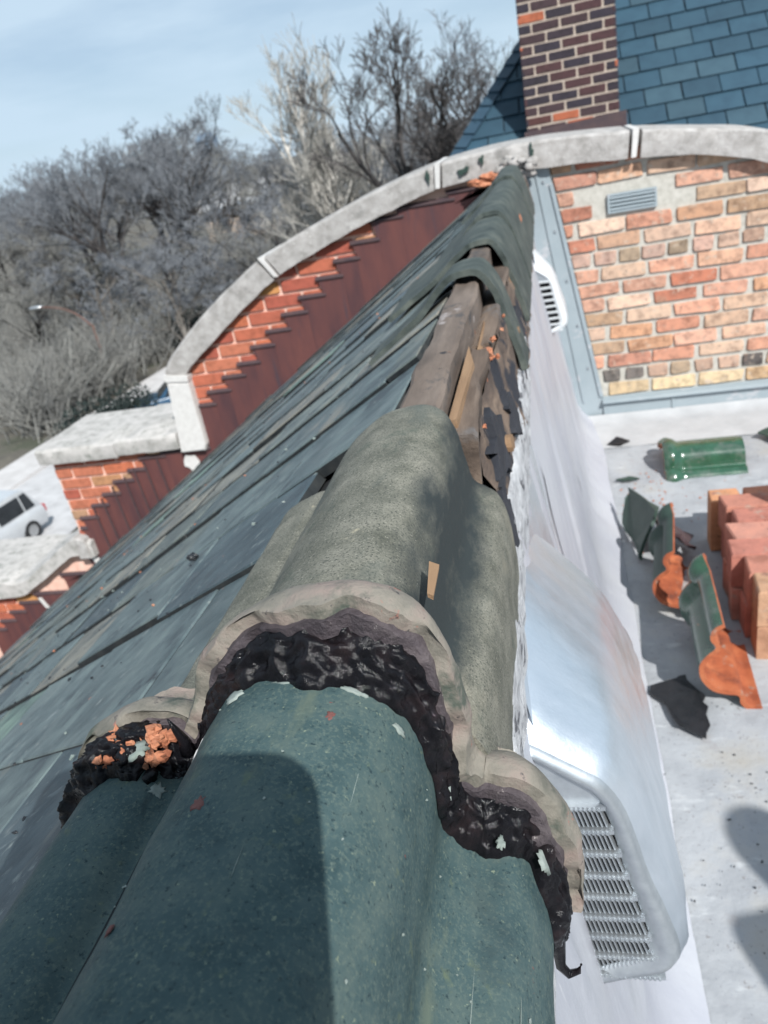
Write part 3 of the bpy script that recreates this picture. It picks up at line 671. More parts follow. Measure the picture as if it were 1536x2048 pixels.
def patch(name, u0, u1, y0, y1, ma, h=.0012, seed=1, prof=PA, parent=TA, lift=None):
    """thin irregular flake following the tile's surface; u runs across the profile"""
    q = random.Random(seed); pr = catmull(prof, 400); nr = pnormals(pr); mb = MB()
    def at(u, y, e):
        k_ = max(1, min(398, int(u * 399))); f_ = u * 399 - k_
        return (pr[k_][0] + (pr[k_ + 1][0] - pr[k_][0]) * f_ + nr[k_][0] * e, y, pr[k_][1] + (pr[k_ + 1][1] - pr[k_][1]) * f_ + nr[k_][1] * e)
    n_ = 22; uc, yc_ = (u0 + u1) / 2, (y0 + y1) / 2; rings = []
    rad = [q.uniform(.5, 1.15) for _ in range(n_)]
    for f_ in (1.0, .92, .5):
        rings.append([at(uc + (u1 - u0) / 2 * f_ * rad[k_] * math.cos(2 * math.pi * k_ / n_), yc_ + (y1 - y0) / 2 * f_ * rad[k_] * math.sin(2 * math.pi * k_ / n_), (0 if f_ == 1 else h)) for k_ in range(n_)])
    mb.quadgrid(rings, True); mb.f.append(tuple(range(2 * n_, 3 * n_)))
    build(name, mb, ma, parent, smooth=True)
for k_, a_ in enumerate(((.325, .365, .296, .322, 'sealant'), (.41, .44, .305, .314, 'paint_flake'), (.465, .51, .309, .3125, 'paint_flake'), (.53, .56, .308, .312, 'paint_flake'), (.59, .61, .302, .307, 'paint_flake'),
                        (.22, .25, .292, .304, 'paint_flake'), (.44, .455, .225, .235, 'red_stain'), (.345, .365, .245, .252, 'red_stain'), (.525, .535, .285, .292, 'red_stain'), (.41, .42, .17, .176, 'red_stain'))):
    patch('paint_patch', *a_, seed=k_ + 3, h=.0005 if a_[4] == 'red_stain' else .0012)
for k_, a_ in enumerate(((.80, .8012, .17, .25), (.815, .816, .15, .20), (.86, .861, .19, .24), (.45, .4507, .28, .295), (.50, .5006, .19, .205), (.57, .5706, .24, .262), (.70, .701, .12, .16), (.30, .3006, .21, .225))):
    patch('scratch', *a_, 'paint_flake', seed=k_ + 70, h=.0003)
for k_, a_ in enumerate(((.87, .90, .313, .326, 'paint_flake'), (.71, .735, .314, .324, 'paint_flake'), (.805, .82, .308, .318, 'paint_flake'), (.16, .20, .305, .322, 'paint_flake'))):
    patch('paint_flake', *a_, seed=k_ + 40, prof=[(p_[0] + .006, p_[1] + .012) for p_ in PA], parent=TB, h=.0022)
# tar spike and hooked tar thread
build('tar_spike', MB().tube([(-.238, .318, -.312), (-.238, .318, -.302), (-.240, .317, -.293), (-.2425, .317, -.285)], [.005, .0034, .0022, .0005], 7), 'tar', TB, smooth=True)
build('tar_thread', MB().tube([(-.034, .318, -.440), (-.030, .314, -.468), (-.030, .312, -.490), (-.025, .311, -.497), (-.019, .311, -.493), (-.017, .311, -.486)], [.007, .005, .0035, .003, .002, .0008], 7), 'tar', TB, smooth=True)
chip = MB().hexa([(-.0865, .375, -.247), (-.0835, .375, -.249), (-.083, .405, -.246), (-.089, .405, -.243), (-.0865, .375, -.244), (-.083, .375, -.246), (-.0825, .405, -.243), (-.0885, .405, -.240)])
tag(build('wood_chip', chip, 'wood_fresh'), 'tiny tan wood chip lying behind the ridge tile collar', 'wood chip')
# thin green saddles further along the ridge
PS = [(-.30, -.352), (-.255, -.318), (-.215, -.285), (-.182, -.250), (-.160, -.231), (-.134, -.226), (-.110, -.230), (-.092, -.255), (-.078, -.295), (-.064, -.345), (-.052, -.395)]
def saddle(y0, y1, lift, label, prof=PS, th=.010, lw=1.0, jit=.0012):
    t = thing('ridge_tile', (-.14, (y0 + y1) / 2, -.4), label, 'ridge tile', G_R)
    pr = [(p[0] if p[0] > -.16 else -.16 + (p[0] + .16) * lw, p[1] + lift + (0 if p[0] > -.16 or lw == 1 else 0)) for p in prof]
    mb = tile_shell(pr, y0, y1, th, 14, None, 60, jit, .007)
    build('saddle', mb, 'ridge_far', t, smooth=True, angle=50); return t
saddle(1.24, 1.35, .012, 'thin torn green strip folded over the bare ridge board', lw=1.1)
saddle(1.58, 1.95, .006, 'dark green folded ridge piece with drooping left wing behind the torn strip', lw=1.3)
saddle(1.93, 2.42, .018, 'second dark green ridge piece overlapping towards the parapet')
saddle(2.40, 2.90, .008, 'third dark green ridge piece with an orange chip on its right side')
saddle(2.87, 3.35, .020, 'last dark green ridge piece before the parapet coping')
mb = MB()
mb.blob((-.078, 2.30, -.29), .02, 8, .3, (.3, 1.4, 1)); build('clay_chip', mb, 'clay', None)
tag(bpy.data.objects['clay_chip'], 'orange clay chip caught on the right side of the ridge', 'clay chip')
mb = MB()
for i in range(22): mb.blob((-.125 + rnd.uniform(-.075, .075), 3.785 + rnd.uniform(-.03, .015), -.235 + rnd.uniform(-.05, .035)), rnd.uniform(.010, .020), 8, .4, (1.5, .5, 1))
tag(build('mortar_patch', mb, 'stone', None, smooth=True), 'rough pale mortar lump sealing the ridge end to the coping', 'mortar')
mb = MB()
for i in range(10): mb.blob((-.23 + rnd.uniform(-.09, .06), 3.77 + rnd.uniform(-.02, .02), -.275 + rnd.uniform(-.02, .015)), rnd.uniform(.012, .025), 8, .35, (1.6, 1, .7))
tag(build('clay_rubble', mb, 'clay', None), 'orange clay rubble tucked under the coping left of the ridge', 'rubble')
for k, (x, z, sx, sz) in enumerate(((-.355, -.222, .030, .022), (-.27, -.19, .014, .026), (-.052, -.19, .010, .035), (-.52, -.22, .012, .03))):
    poly = [(x + sx * math.cos(a) * rnd.uniform(.35, 1.2), z + sz * math.sin(a) * rnd.uniform(.35, 1.2)) for a in (i * .45 for i in range(14))]
    build('tar_smear', MB().prism(poly, lambda a, b: (a, 3.803, b), lambda a, b: (a, 3.785, b)), 'dull_glaze', PW)

# ================================================================== membrane wall and flat roof
def wallx(y, z):
    ww = max(0, (y - .5) / 3.35) ** 2 if y > .5 else 0
    return (-.064 - .135 * (z + .4)) * (1 - ww) + (-.120 - .185 * (z + .4)) * ww
FZ = -1.52
MW = thing('membrane_wall', (0, 1.5, FZ), 'pale lavender membrane-covered upstand dropping from the ridge to the flat roof', 'wall')
zs = [-.40, -.43, -.46, -.5, -.56, -.62, -.7, -.78, -.86, -.94, -1.02, -1.1, -1.18, -1.26, -1.34, -1.40, -1.44, -1.47, -1.49, -1.505, -1.513, -1.517]
rows = []
for i in range(361):
    y = -1.5 + 5.335 * i / 360; row = []
    for z in zs:
        x = wallx(y, z)
        c_ = max(0, (-1.36 - z) / .16); x += .085 * c_ ** 2.4          # cove at the floor
        x += .005 * fbm(y * 3, z * 2, 1) + .004 * fbm(y * 14, z * 2.5, 4) * (1 - .6 * min(1, c_)) + .007 * max(0, 1 - 7 * abs(fbm(y * 4.5 + z * 1.2, z * .9, 6, 2))) * (1 - min(1, 1.4 * c_)) 
        row.append((x, y, z))
    rows.append(row)
build('membrane_sheet', MB().quadgrid(rows), 'membrane', MW, smooth=True)
rows = []
for i in range(241):
    y = -1.5 + 5.33 * i / 240; row = []
    for k in range(9):
        z = (-.375 if y > .44 else -.375 - min(.105, (.44 - y) * 2.2)) - .010 * k - .004 * fbm(y * 22, k * .7, 3)
        x = wallx(y, z) + .004 + .0035 * fbm(y * 45, k * .9, 8) - (.012 if k == 0 else 0) + .003 * math.sin(k / 8 * math.pi)
        row.append((x, y, z + (.006 * fbm(y * 30, 1, 5) if k in (0, 8) else 0)))
    rows.append(row)
build('seam_strip', MB().quadgrid(rows), 'seam_tape', MW, smooth=True)
for k, y0 in enumerate((1.15, 2.2)):
    rows = [[(wallx(y, z) + .006 + .002 * math.sin(i * 1.5), y + .004 * j + .1 * (-.45 - z), z) for j in range(3) for y in (y0,)] for i, z in enumerate([-.45 - .05 * q for q in range(19)])]
    build('lap_seam', MB().quadgrid(rows), 'membrane', MW, smooth=True)
build('backing', MB().prism([(-1.5, -1.6), (3.83, -1.6), (3.83, -.42), (-1.5, -.42)], lambda a, b: (-.30, a, b), lambda a, b: (min(wallx(a, b), .0) - .03 - .03, a, b)), 'wood', MW)
rows = []
for j in range(90):
    y = -2.5 + 6.2 * j / 89; row = []
    for i in range(70):
        x = .06 + 4.5 * (i / 69) ** 1.5
        row.append((x, y, FZ + .005 * fbm(x * 3, y * 3, 1) + .004 * fbm(x * 12, y * 9, 2)))
    rows.append(row)
fro = build('flat_roof', MB().quadgrid(rows), 'flat_membrane', None, smooth=True)
tag(fro, kind='structure')
rows = []
for i in range(60):
    x = .09 + 4 * (i / 59) ** 1.4
    rows.append([(x, 3.50 + .02 * fbm(x * 2, 1, 1), FZ + .004), (x, 3.62 + .01 * fbm(x * 3, 2, 1), FZ + .014 + .005 * fbm(x * 8, 3, 1)), (x, 3.74, FZ + .022 + .006 * fbm(x * 9, 4, 1)), (x, 3.79 + .004 * fbm(x * 12, 3, 2), FZ + .030 + .004 * fbm(x * 9, 5, 1)), (x, 3.822, FZ + .05)])
tag(build('membrane_cant', MB().quadgrid(rows), 'cant_membrane', None, smooth=True), 'bright white membrane strip turned up along the foot of the brick parapet', 'membrane')
# ================================================================== galvanised vents on the membrane wall
def make_vent(label, fine='galv'):
    t = thing('roof_vent', (0, 0, 0), label, 'vent', 'slant-back metal vents on the membrane wall')
    # stations: y, points (x,z): top at wall, shoulder, outer bottom, bottom at wall
    st = [(.520, (-.058, -.500), (.018, -.552), (.078, -.800), (-.012, -.836)),
          (.535, (-.064, -.478), (.027, -.545), (.089, -.797), (-.012, -.838)),
          (.570, (-.066, -.452), (.031, -.537), (.092, -.793), (-.012, -.838)),
          (.640, (-.068, -.428), (.031, -.535), (.091, -.790), (-.012, -.836)),
          (.740, (-.066, -.430), (.033, -.552), (.090, -.788), (-.012, -.832)),
          (.860, (-.060, -.470), (.035, -.590), (.088, -.788), (-.012, -.828)),
          (.960, (-.050, -.535), (.034, -.636), (.086, -.786), (-.012, -.822)),
          (1.040, (-.040, -.610), (.026, -.684), (.078, -.786), (-.014, -.816)),
          (1.085, (-.034, -.665), (-.004, -.725), (.030, -.786), (-.016, -.808))]
    def section(s_):
        y, a, b, c, d = s_
        pts = []
        def bez(p, q, r_, n_): return [tuple((1 - u) ** 2 * p[k] + 2 * u * (1 - u) * q[k] + u * u * r_[k] for k in (0, 1)) for u in (i / n_ for i in range(n_ + 1))]
        L_ = lambda p, q, u: (p[0] + (q[0] - p[0]) * u, p[1] + (q[1] - p[1]) * u)
        for i in range(8): pts.append(L_(a, b, i / 8 * .78))
        pts += bez(L_(a, b, .78), b, L_(b, c, .2), 6)
        for i in range(1, 6): pts.append(L_(b, c, .2 + .62 * i / 6))
        pts += bez(L_(b, c, .82), c, L_(c, d, .28), 6)
        for i in range(1, 6): pts.append(L_(c, d, .28 + .72 * i / 5))
        return [(p[0] + .0026 * fbm(p[0] * 14, y * 30, p[1] * 12, 2), y, p[1] + .0022 * fbm(p[0] * 14 + 4, y * 30, p[1] * 12, 2)) for p in pts]
    rows = []
    for s0, s1 in zip(st, st[1:]):
        for u in (0, .33, .66):
            f = lambda p, q: (p[0] + (q[0] - p[0]) * u, p[1] + (q[1] - p[1]) * u)
            rows.append(section((s0[0] + (s1[0] - s0[0]) * u, *[f(s0[k], s1[k]) for k in (1, 2, 3, 4)])))
    rows.append(section(st[-1]))
    hood = build('hood', MB().quadgrid(rows), fine, t, smooth=True)
    # creases pressed in the hood's back
    # front rim around the grille
    fo = section((.520, *st[0][1:])); cxx = (.004 - .03, -.68)
    inn = [(p[0] + (cxx[0] - p[0]) * .30, .520, p[2] + (cxx[1] - p[2]) * .115) for p in fo]
    mid = [(p[0] + (cxx[0] - p[0]) * .07, .511, p[2] + (cxx[1] - p[2]) * .03) for p in fo]; mid2 = [(p[0] + (cxx[0] - p[0]) * .18, .512, p[2] + (cxx[1] - p[2]) * .075) for p in fo]
    build('front_rim', MB().quadgrid([fo, mid, mid2, inn]), 'galv_fine', t, smooth=True)
    build('face_plate', MB().prism([(-.062, -.573), (.008, -.573), (.002, -.558), (-.056, -.506)], lambda a, b: (a, .524, b), lambda a, b: (a, .518, b)), 'galv_fine', t)
    gr = thing('grille', (0, 0, 0)); gr.parent = t
    bk = MB(); b_ = len(bk.v); bk.v += [(p[0], .545, p[2]) for p in inn]; bk.f.append(tuple(range(len(inn))))
    build('dark_backing', bk, 'dark_inside', t)
    z0, z1 = -.575, -.818; nrow = 8
    def xl(z): return -.046 + (z + .575) * -.155
    def xr(z): return .002 + (z + .575) * -.195
    for r_ in range(nrow):
        za = z0 + (z1 - z0) * r_ / nrow; zb2 = z0 + (z1 - z0) * (r_ + 1) / nrow
        row = MB(); nf = 12
        for i in range(nf + 1):
            u = i / nf
            a = xl(za) + (xr(za) - xl(za)) * u; b = xl(zb2) + (xr(zb2) - xl(zb2)) * u; hw = .00055; sk = .0012
            row.hexa([(b - hw, .516, zb2 + .004), (b + hw, .516, zb2 + .004), (b + hw + sk, .522, zb2 + .004), (b - hw + sk, .522, zb2 + .004),
                      (a - hw, .516, za - .003), (a + hw, .516, za - .003), (a + hw + sk, .522, za - .003), (a - hw + sk, .522, za - .003)])
        build('louvre_row', row, 'galv_fine', gr)
    for r_ in range(nrow + 1):
        z = z0 + (z1 - z0) * r_ / nrow
        bar = MB().box(xl(z) - .008, xr(z) + .006, .513, .522, z - .0022, z + .0024)
        for i in range(13):
            x = xl(z) + (xr(z) - xl(z)) * (i / 12); bar.blob((x, .512, z), .0018, 6, 0)
        build('grille_bar', bar, 'galv_fine', gr)
    gr_side = MB().hexa([(xl(z1) - .010, .514, z1 - .004), (xl(z1), .514, z1 - .004), (xl(z1), .524, z1 - .004), (xl(z1) - .010, .524, z1 - .004), (xl(z0) - .010, .514, z0 + .004), (xl(z0), .514, z0 + .004), (xl(z0), .524, z0 + .004), (xl(z0) - .010, .524, z0 + .004)])
    build('side_bar', gr_side, 'galv_fine', gr)
    fl = []
    for y in (.53, .8, 1.13):
        fl.append([(wallx(y, z) + .003, y, z) for z in (-.44, -.55, -.65, -.75, -.845)])
    build('flange', MB().quadgrid(fl), fine, t)
    return t
V1 = make_vent('large dented galvanised vent hood with slotted grille beside the near ridge tile')
V2 = copy_tree(V1); V2['label'] = 'small distant white vent with ladder-like grille below the grey corner flashing'
k = .80
V2.scale = (k, k, k); V2.location = (wallx(3.1, -.84) - k * wallx(.52, -.836) - .004, 3.12 - k * .52, -.838 + k * .836)
for gch in list(V2.children):
    for o2 in list(gch.children):
        if o2.name.startswith('louvre_row'): bpy.data.objects.remove(o2)
        elif o2.name.startswith('grille_bar'): o2.scale = (1, 1, 2.2)
for ob in V2.children:
    if ob.type == 'MESH' and ob.name.split('.')[0] in ('hood', 'front_rim'):
        ob.data = ob.data.copy(); ob.data.materials[0] = MATS['white_vent']
    for o2 in ob.children:
        o2.data = o2.data.copy(); o2.data.materials[0] = MATS['white_vent']

# ================================================================== slate roof and chimney behind
AL = R(43); SY, SZ = 7.1, -.33
def sp(x, u, h): return Vector((x, SY + math.cos(AL) * u - math.sin(AL) * h, SZ + math.sin(AL) * u + math.cos(AL) * h))
def hipx(u): return -.79 + (u + .02) * .56                       # left edge of the slope (the hip line)
SR = thing('slate_roof', (1, 7.6, -1.5), 'blue-grey slate roof with a hip rising behind the parapet', 'roof')
deck = MB().prism([(hipx(-2.2), -2.2), (4.2, -2.2), (4.2, 3.2), (hipx(3.2), 3.2)], lambda a, b: sp(a, b, -.06), lambda a, b: sp(a, b, -.012))
build('roof_deck', deck, 'slate_deck', SR)
hp = MB().hexa([sp(hipx(-2.2), -2.2, -.02), sp(hipx(3.2), 3.2, -.02), sp(hipx(3.2), 3.2, -.02) + Vector((-1.5, 2.5, -3)), sp(hipx(-2.2), -2.2, -.02) + Vector((-1.2, 3, -2)),
                sp(hipx(-2.2), -2.2, -.01), sp(hipx(3.2), 3.2, -.01), sp(hipx(3.2), 3.2, -.01) + Vector((-1.5, 2.5, -2.9)), sp(hipx(-2.2), -2.2, -.01) + Vector((-1.2, 3, -1.9))])
build('hip_slope', hp, 'slate_deck', SR)
build('house_wall', MB().box(-1.6, 4.2, 5.9, 9, GROUND, -1.75), 'mortar_tan', SR)
sr = random.Random(21); EX = .186; SW = .283
for r_ in range(-7, 14):
    u0 = r_ * EX; x = -1.3 + (SW / 2 if r_ % 2 else 0) + sr.uniform(-.01, .01)
    while x < 3.3:
        poly = [(x, u0), (x + SW - .009, u0), (x + SW - .009, u0 + EX + .05), (x, u0 + EX + .05)]
        # trim along the hip: x >= hipx(u)
        poly = clip(poly, -1, .56, .79 - .0112 - .02)
        vis = x < 2.35 and -.62 < u0 < 1.5
        if len(poly) > 2 and area(poly) > .004 and vis:
            tl = sr.uniform(-.0015, .002)
            h = lambda a, b, e: e - .016 * (b - u0) / EX + tl
            q = sr.uniform(.86, 1.14); col = (.020 * q, .054 * q, .082 * q) if sr.random() < .8 else (.028 * q, .062 * q, .086 * q)
            mb = MB().prism(poly, lambda a, b: sp(a, b, h(a, b, -.004)), lambda a, b: sp(a, b, h(a, b, .010)), .003, lambda a, b: sp(a, b, h(a, b, .012)))
            build('slate', mb, 'slate', SR, col=col)
        x += SW + sr.uniform(-.004, .004)
hd = (sp(hipx(1), 1, 0) - sp(hipx(0), 0, 0)).normalized(); hl = (sp(hipx(1), 1, 0) - sp(hipx(0), 0, 0)).length
side = (Vector((1, 0, 0)) - hd * hd.x).normalized()
for i in range(-4, 12):
    u = i * .135; P0 = sp(hipx(u), u, .018); P1 = P0 + hd * .185
    nrm = side.cross(hd).normalized(); nrm = -nrm if nrm.z < 0 else nrm
    wv = side * .085; out_ = -side * .03 - nrm * .03
    mb = MB().hexa([P0 + wv, P0 + out_, P1 + out_ - nrm * .016, P1 + wv - nrm * .016, P0 + wv + nrm * .014, P0 + out_ + nrm * .014, P1 + out_ - nrm * .004, P1 + wv - nrm * .004])
    q = sr.uniform(.85, 1.1); build('hip_cap', mb, 'slate', SR, col=(.024 * q, .055 * q, .085 * q))
# chimney
CX0, CX1, CY0, CY1 = -.117, .607, 7.06, 7.75
CHM = thing('chimney', (.245, 7.4, -.6), 'dark purple-brown brick chimney with pale mortar in front of the slate roof', 'chimney')
build('chimney_core', MB().box(CX0 + .006, CX1 - .006, CY0 + .006, CY1 - .006, -1.2, 2.4), 'mortar_tan', CHM)
cb = random.Random(9); hc = .0712
DARK = [(.045, .026, .030), (.035, .024, .032), (.06, .028, .03), (.03, .024, .034), (.05, .03, .034), (.075, .03, .028), (.028, .022, .03)]
for r_ in range(32):
    z0 = -.46 + r_ * hc; z1 = z0 + hc - .0155
    for face in range(3):
        a0, a1 = (CX0, CX1) if face == 0 else (CY0 + .0, CY1)
        if face and r_ > 22: continue
        x = a0 + (-.105 if r_ % 2 else 0)
        while x < a1 - .01:
            p0, p1 = max(x, a0), min(x + .198, a1)
            if p1 - p0 > .03:
                poly = rrect(p0, p1, z0, z1, .004, .002, cb); col = cb.choice(DARK)
                if cb.random() < .035: col = (.34, .10, .05)
                if face == 0: f0, f1, f2 = (lambda a, b: (a, CY0 + .02, b)), (lambda a, b: (a, CY0 + .003, b)), (lambda a, b: (a, CY0, b))
                elif face == 1: f0, f1, f2 = (lambda a, b: (CX0 + .02, a, b)), (lambda a, b: (CX0 + .003, a, b)), (lambda a, b: (CX0, a, b))
                else: f0, f1, f2 = (lambda a, b: (CX1 - .02, a, b)), (lambda a, b: (CX1 - .003, a, b)), (lambda a, b: (CX1, a, b))
                mb = MB().prism(poly, f0, f1, .004, f2); build('brick', mb, 'face_brick', CHM, col=col)
            x += .2135
build('base_flashing', MB().prism([(CX0 - .02, -.46), (CX1 + .05, -.46), (CX1 + .05, -.19), (CX0 + .35, -.205), (CX0 - .02, -.215)], lambda a, b: (a, CY0 - .002, b), lambda a, b: (a, CY0 - .014, b)), 'rust_edge', CHM)

# ================================================================== loose things on the flat roof
GP = [(-.148, -.088), (-.143, -.066), (-.128, -.050), (-.108, -.044), (-.092, -.048), (-.080, -.044), (-.068, -.020), (-.044, .008), (0, .020), (.044, .008), (.068, -.020), (.080, -.044), (.092, -.048), (.108, -.044), (.128, -.050), (.143, -.066), (.148, -.088)]
def loose_tile(name, label, ma='glaze', inner='orange_clay', L_=.34, collar=True, prof=GP, loc=(0, 0, 0), rot=(0, 0, 0), group=None, scale=1):
    """axis along local y, collar at y=0; glazed outside and raw clay inside"""
    t = thing(name, (0, 0, 0), label, 'tile', group)
    np_ = 70; pr = catmull(prof, np_); nr = pnormals(pr); ny = 26; th = .012
    def off(y): return (.022 * math.sin(math.pi * (y + .006) / .078) if y < .072 else 0) if collar else 0
    o_, i_ = [], []
    for k_ in range(ny + 1):
        y = L_ * (k_ / ny) ** 1.15; d = off(y)
        o_.append([(p[0] + n_[0] * d, y, p[1] + n_[1] * d) for p, n_ in zip(pr, nr)])
        i_.append([(p[0] + n_[0] * (d * .6 - th), y, p[1] + n_[1] * (d * .6 - th)) for p, n_ in zip(pr, nr)])
    build('glazed_face', MB().quadgrid(o_), ma, t, smooth=True, origin=(0, 0, 0))
    mb = MB().quadgrid(i_)
    for r_ in (0, ny): mb.quadgrid([o_[r_], i_[r_]])
    for c_ in (0, np_ - 1): mb.quadgrid([[q[c_] for q in o_], [q[c_] for q in i_]])
    build('clay_body', mb, inner, t, smooth=True, angle=40, origin=(0, 0, 0))
    t.location = loc; t.rotation_euler = rot; t.scale = (scale,) * 3
    return t
G_T = 'loose ridge tiles on the flat roof'
# tile lying along the foot of the parapet: axis along +x, collar at the left
loose_tile('loose_tile', 'glossy green ridge tile lying alone near the parapet, collar to the left', loc=(.395, 3.22, FZ + .088), rot=(0, R(14), R(-90)), group=G_T, scale=.95)
# overturned tile showing its orange underside, and broken pieces behind
loose_tile('loose_tile', 'overturned green tile showing its orange clay underside next to the brick stack', loc=(.33, 2.04, FZ + .105), rot=(0, R(110), R(177)), group=G_T)
loose_tile('loose_tile', 'dull green tile leaning in the heap behind the orange one', ma='dull_glaze', loc=(.285, 2.42, FZ + .10), rot=(0, R(105), R(172)), group=G_T, scale=.9)
def shard(name, label, pts, ma, th=.012, cat='tile shard'):
    a, b, c_ = [Vector(p) for p in pts[:3]]; n_ = (b - a).cross(c_ - a).normalized() * th
    if n_.z < 0: n_ = -n_
    q_ = random.Random(len(label)); fine = []
    for i_ in range(len(pts)):
        P_, Q_ = Vector(pts[i_]), Vector(pts[(i_ + 1) % len(pts)]); ln_ = (Q_ - P_).length
        for u_ in (0, .22, .45, .7, .85):
            fine.append(P_.lerp(Q_, u_) + (Vector((q_.gauss(0, 1), q_.gauss(0, 1), 0)) * ln_ * .035 if u_ else Vector((0, 0, 0))))
    pts = fine
    k_ = len(pts); mb = MB(); mb.v = [tuple(Vector(p)) for p in pts] + [tuple(Vector(p) + n_) for p in pts]
    mb.f = [tuple(reversed(range(k_))), tuple(range(k_, 2 * k_))] + [(i, (i + 1) % k_, k_ + (i + 1) % k_, k_ + i) for i in range(k_)]
    return tag(build(name, mb, ma), label, cat, 'broken roofing scraps')
shard('tile_shard', 'dark green pointed shard standing at the far end of the heap', [(.19, 2.70, FZ + .03), (.225, 2.80, FZ + .13), (.29, 2.50, FZ + .18), (.225, 2.44, FZ + .02)], 'dull_glaze')
shard('tile_shard', 'flat dark brown slab leaning in the middle of the heap', [(.25, 2.66, FZ + .10), (.33, 2.70, FZ + .04), (.40, 2.44, FZ + .05), (.31, 2.40, FZ + .14)], 'rust_edge')
shard('tile_shard', 'small grey slab lying between the heap and the brick stack', [(.29, 2.28, FZ + .02), (.38, 2.32, FZ + .03), (.42, 2.12, FZ + .02), (.33, 2.06, FZ + .06)], 'stone')
shard('felt_scrap', 'glossy black torn tar felt in front of the orange tile', [(.175, 1.78, FZ + .012), (.27, 1.80, FZ + .03), (.31, 1.69, FZ + .012), (.285, 1.575, FZ + .01), (.225, 1.61, FZ + .02)], 'tar_flat', .006, 'felt')
shard('felt_scrap', 'small dark scrap lying near the grey corner flashing', [(.185, 3.52, FZ + .012), (.23, 3.56, FZ + .03), (.29, 3.53, FZ + .015), (.24, 3.50, FZ + .01)], 'tar_flat', .006, 'felt')
shard('felt_scrap', 'thin dark sliver lying left of the green tile', [(.19, 3.13, FZ + .008), (.25, 3.145, FZ + .012), (.29, 3.125, FZ + .008), (.23, 3.115, FZ + .008)], 'dull_glaze', .006, 'felt')
shard('felt_scrap', 'dark felt flap at the far right of the parapet foot', [(.83, 3.45, FZ + .03), (.95, 3.50, FZ + .05), (.98, 3.36, FZ + .02), (.88, 3.36, FZ + .02)], 'dull_glaze', .006, 'felt')
# stack of reddish clay bricks
sk = random.Random(4); G_B = 'stack of salvaged clay bricks'
ORD = {0: 'bottom', 1: 'second', 2: 'top'}
def stack_brick(x0, x1, y0, y1, z0, z1, col, label):
    mb = MB(); e = .004; q = lambda: sk.uniform(-.007, .007)
    poly = [(x0 + q(), y0 + q()), (x1 + q(), y0 + q()), (x1 + q(), y1 + q()), (x0 + q(), y1 + q())]
    mb.prism(poly, lambda a, b: (a, b, z0), lambda a, b: (a, b, z1 - .005), .005, lambda a, b: (a, b, z1))
    return tag(build('clay_brick', mb, 'stack_clay', col=col), label, 'brick', G_B)
TANB = [(.42, .23, .14), (.44, .26, .16), (.40, .21, .13)]; PINK = [(.42, .18, .13), (.40, .16, .12), (.44, .21, .16)]
row_names = ['front', 'second', 'third', 'fourth', 'fifth', 'back']
for col_ in range(2):
    for r_ in range(6):
        for lay in range(2):
            x0 = .475 + col_ * .245 + sk.uniform(-.008, .008) + (.02 if r_ > 2 else 0) - (.03 if r_ in (2, 3) else 0); y0 = 1.895 + r_ * .098
            h0, h1 = FZ + .003 + lay * .118, FZ + .116 + lay * .118
            stack_brick(x0, x0 + .236, y0, y0 + .092, h0, h1, sk.choice(TANB if r_ < 1 else PINK),
                        f'{ORD[lay] if lay == 0 else "upper"} brick of the {row_names[r_]} row, {"left" if col_ == 0 else "right"} end of the reddish stack')
stack_brick(.465, .57, 2.50, 2.60, FZ + .003, FZ + .20, (.52, .25, .13), 'upright tan brick at the far left corner of the reddish stack')
stack_brick(.585, .68, 2.50, 2.60, FZ + .003, FZ + .20, (.50, .21, .13), 'upright pinkish brick beside the far left corner of the reddish stack')
stack_brick(.66, .77, 2.34, 2.46, FZ + .242, FZ + .37, (.50, .24, .14), 'tan brick standing on top of the reddish stack')
stack_brick(.785, .90, 2.32, 2.45, FZ + .242, FZ + .37, (.54, .26, .17), 'pink brick standing on top of the reddish stack at the frame edge')
# crumbs and grit
def crumbs(name, n_, gen, ma, lo, hi, label, cat='debris'):
    mb = MB()
    for _ in range(n_):
        c_ = gen(); mb.blob(c_, rnd.uniform(lo, hi), 5, .4, (1, rnd.uniform(.7, 1.6), .5))
    return tag(build(name, mb, ma), label, cat, kind='stuff')
crumbs('tar_crumbs', 260, lambda: (rnd.uniform(.15, 1.1), rnd.uniform(.85, 3.5), FZ + .004), 'tar_flat', .0008, .0024, 'black tar crumbs scattered over the flat roof')
crumbs('tar_crumbs', 60, lambda: (rnd.gauss(.36, .07), rnd.gauss(1.25, .2), FZ + .005), 'tar_flat', .001, .0032, 'larger tar crumbs near the shadow on the flat roof')
crumbs('clay_dust', 90, lambda: (rnd.gauss(.33, .1), rnd.gauss(2.9, .16), FZ + .003), 'clay', .002, .005, 'orange clay dust near the loose green tile')
def onroof(smin, smax, ymin, ymax):
    s_ = rnd.uniform(smin, smax); y = rnd.uniform(ymin, ymax); return rp3(s_, y, .004)
crumbs('roof_grit', 260, lambda: onroof(.35, 2.2, .3, 2.2), 'tar_flat', .0008, .0028, 'dark grit on the tiled roof')
crumbs('paint_flakes', 26, lambda: onroof(.33, 1.6, .25, 1.6), 'paint_flake', .001, .003, 'pale flakes on the tiled roof')
crumbs('clay_grit', 40, lambda: onroof(.35, 2.6, .4, 2.4), 'clay', .001, .0035, 'orange clay crumbs on the tiled roof')
def ontile():
    j = rnd.randrange(40, 250); q = pr_a[j]; n_ = pnormals(pr_a[j - 2:j + 3])[2]
    return (q[0] + n_[0] * .0006, rnd.uniform(.05, .31), q[1] + n_[1] * .0006)
crumbs('tile_flecks', 40, ontile, 'paint_flake', .0004, .0009, 'white flecks on the nearest ridge tile')
for (x, y, s_) in ((.445, .0, 0),):
    pass
pf = MB().blob(rp3(.62, .86, .006), .009, 8, .3, (1, .8, .6))
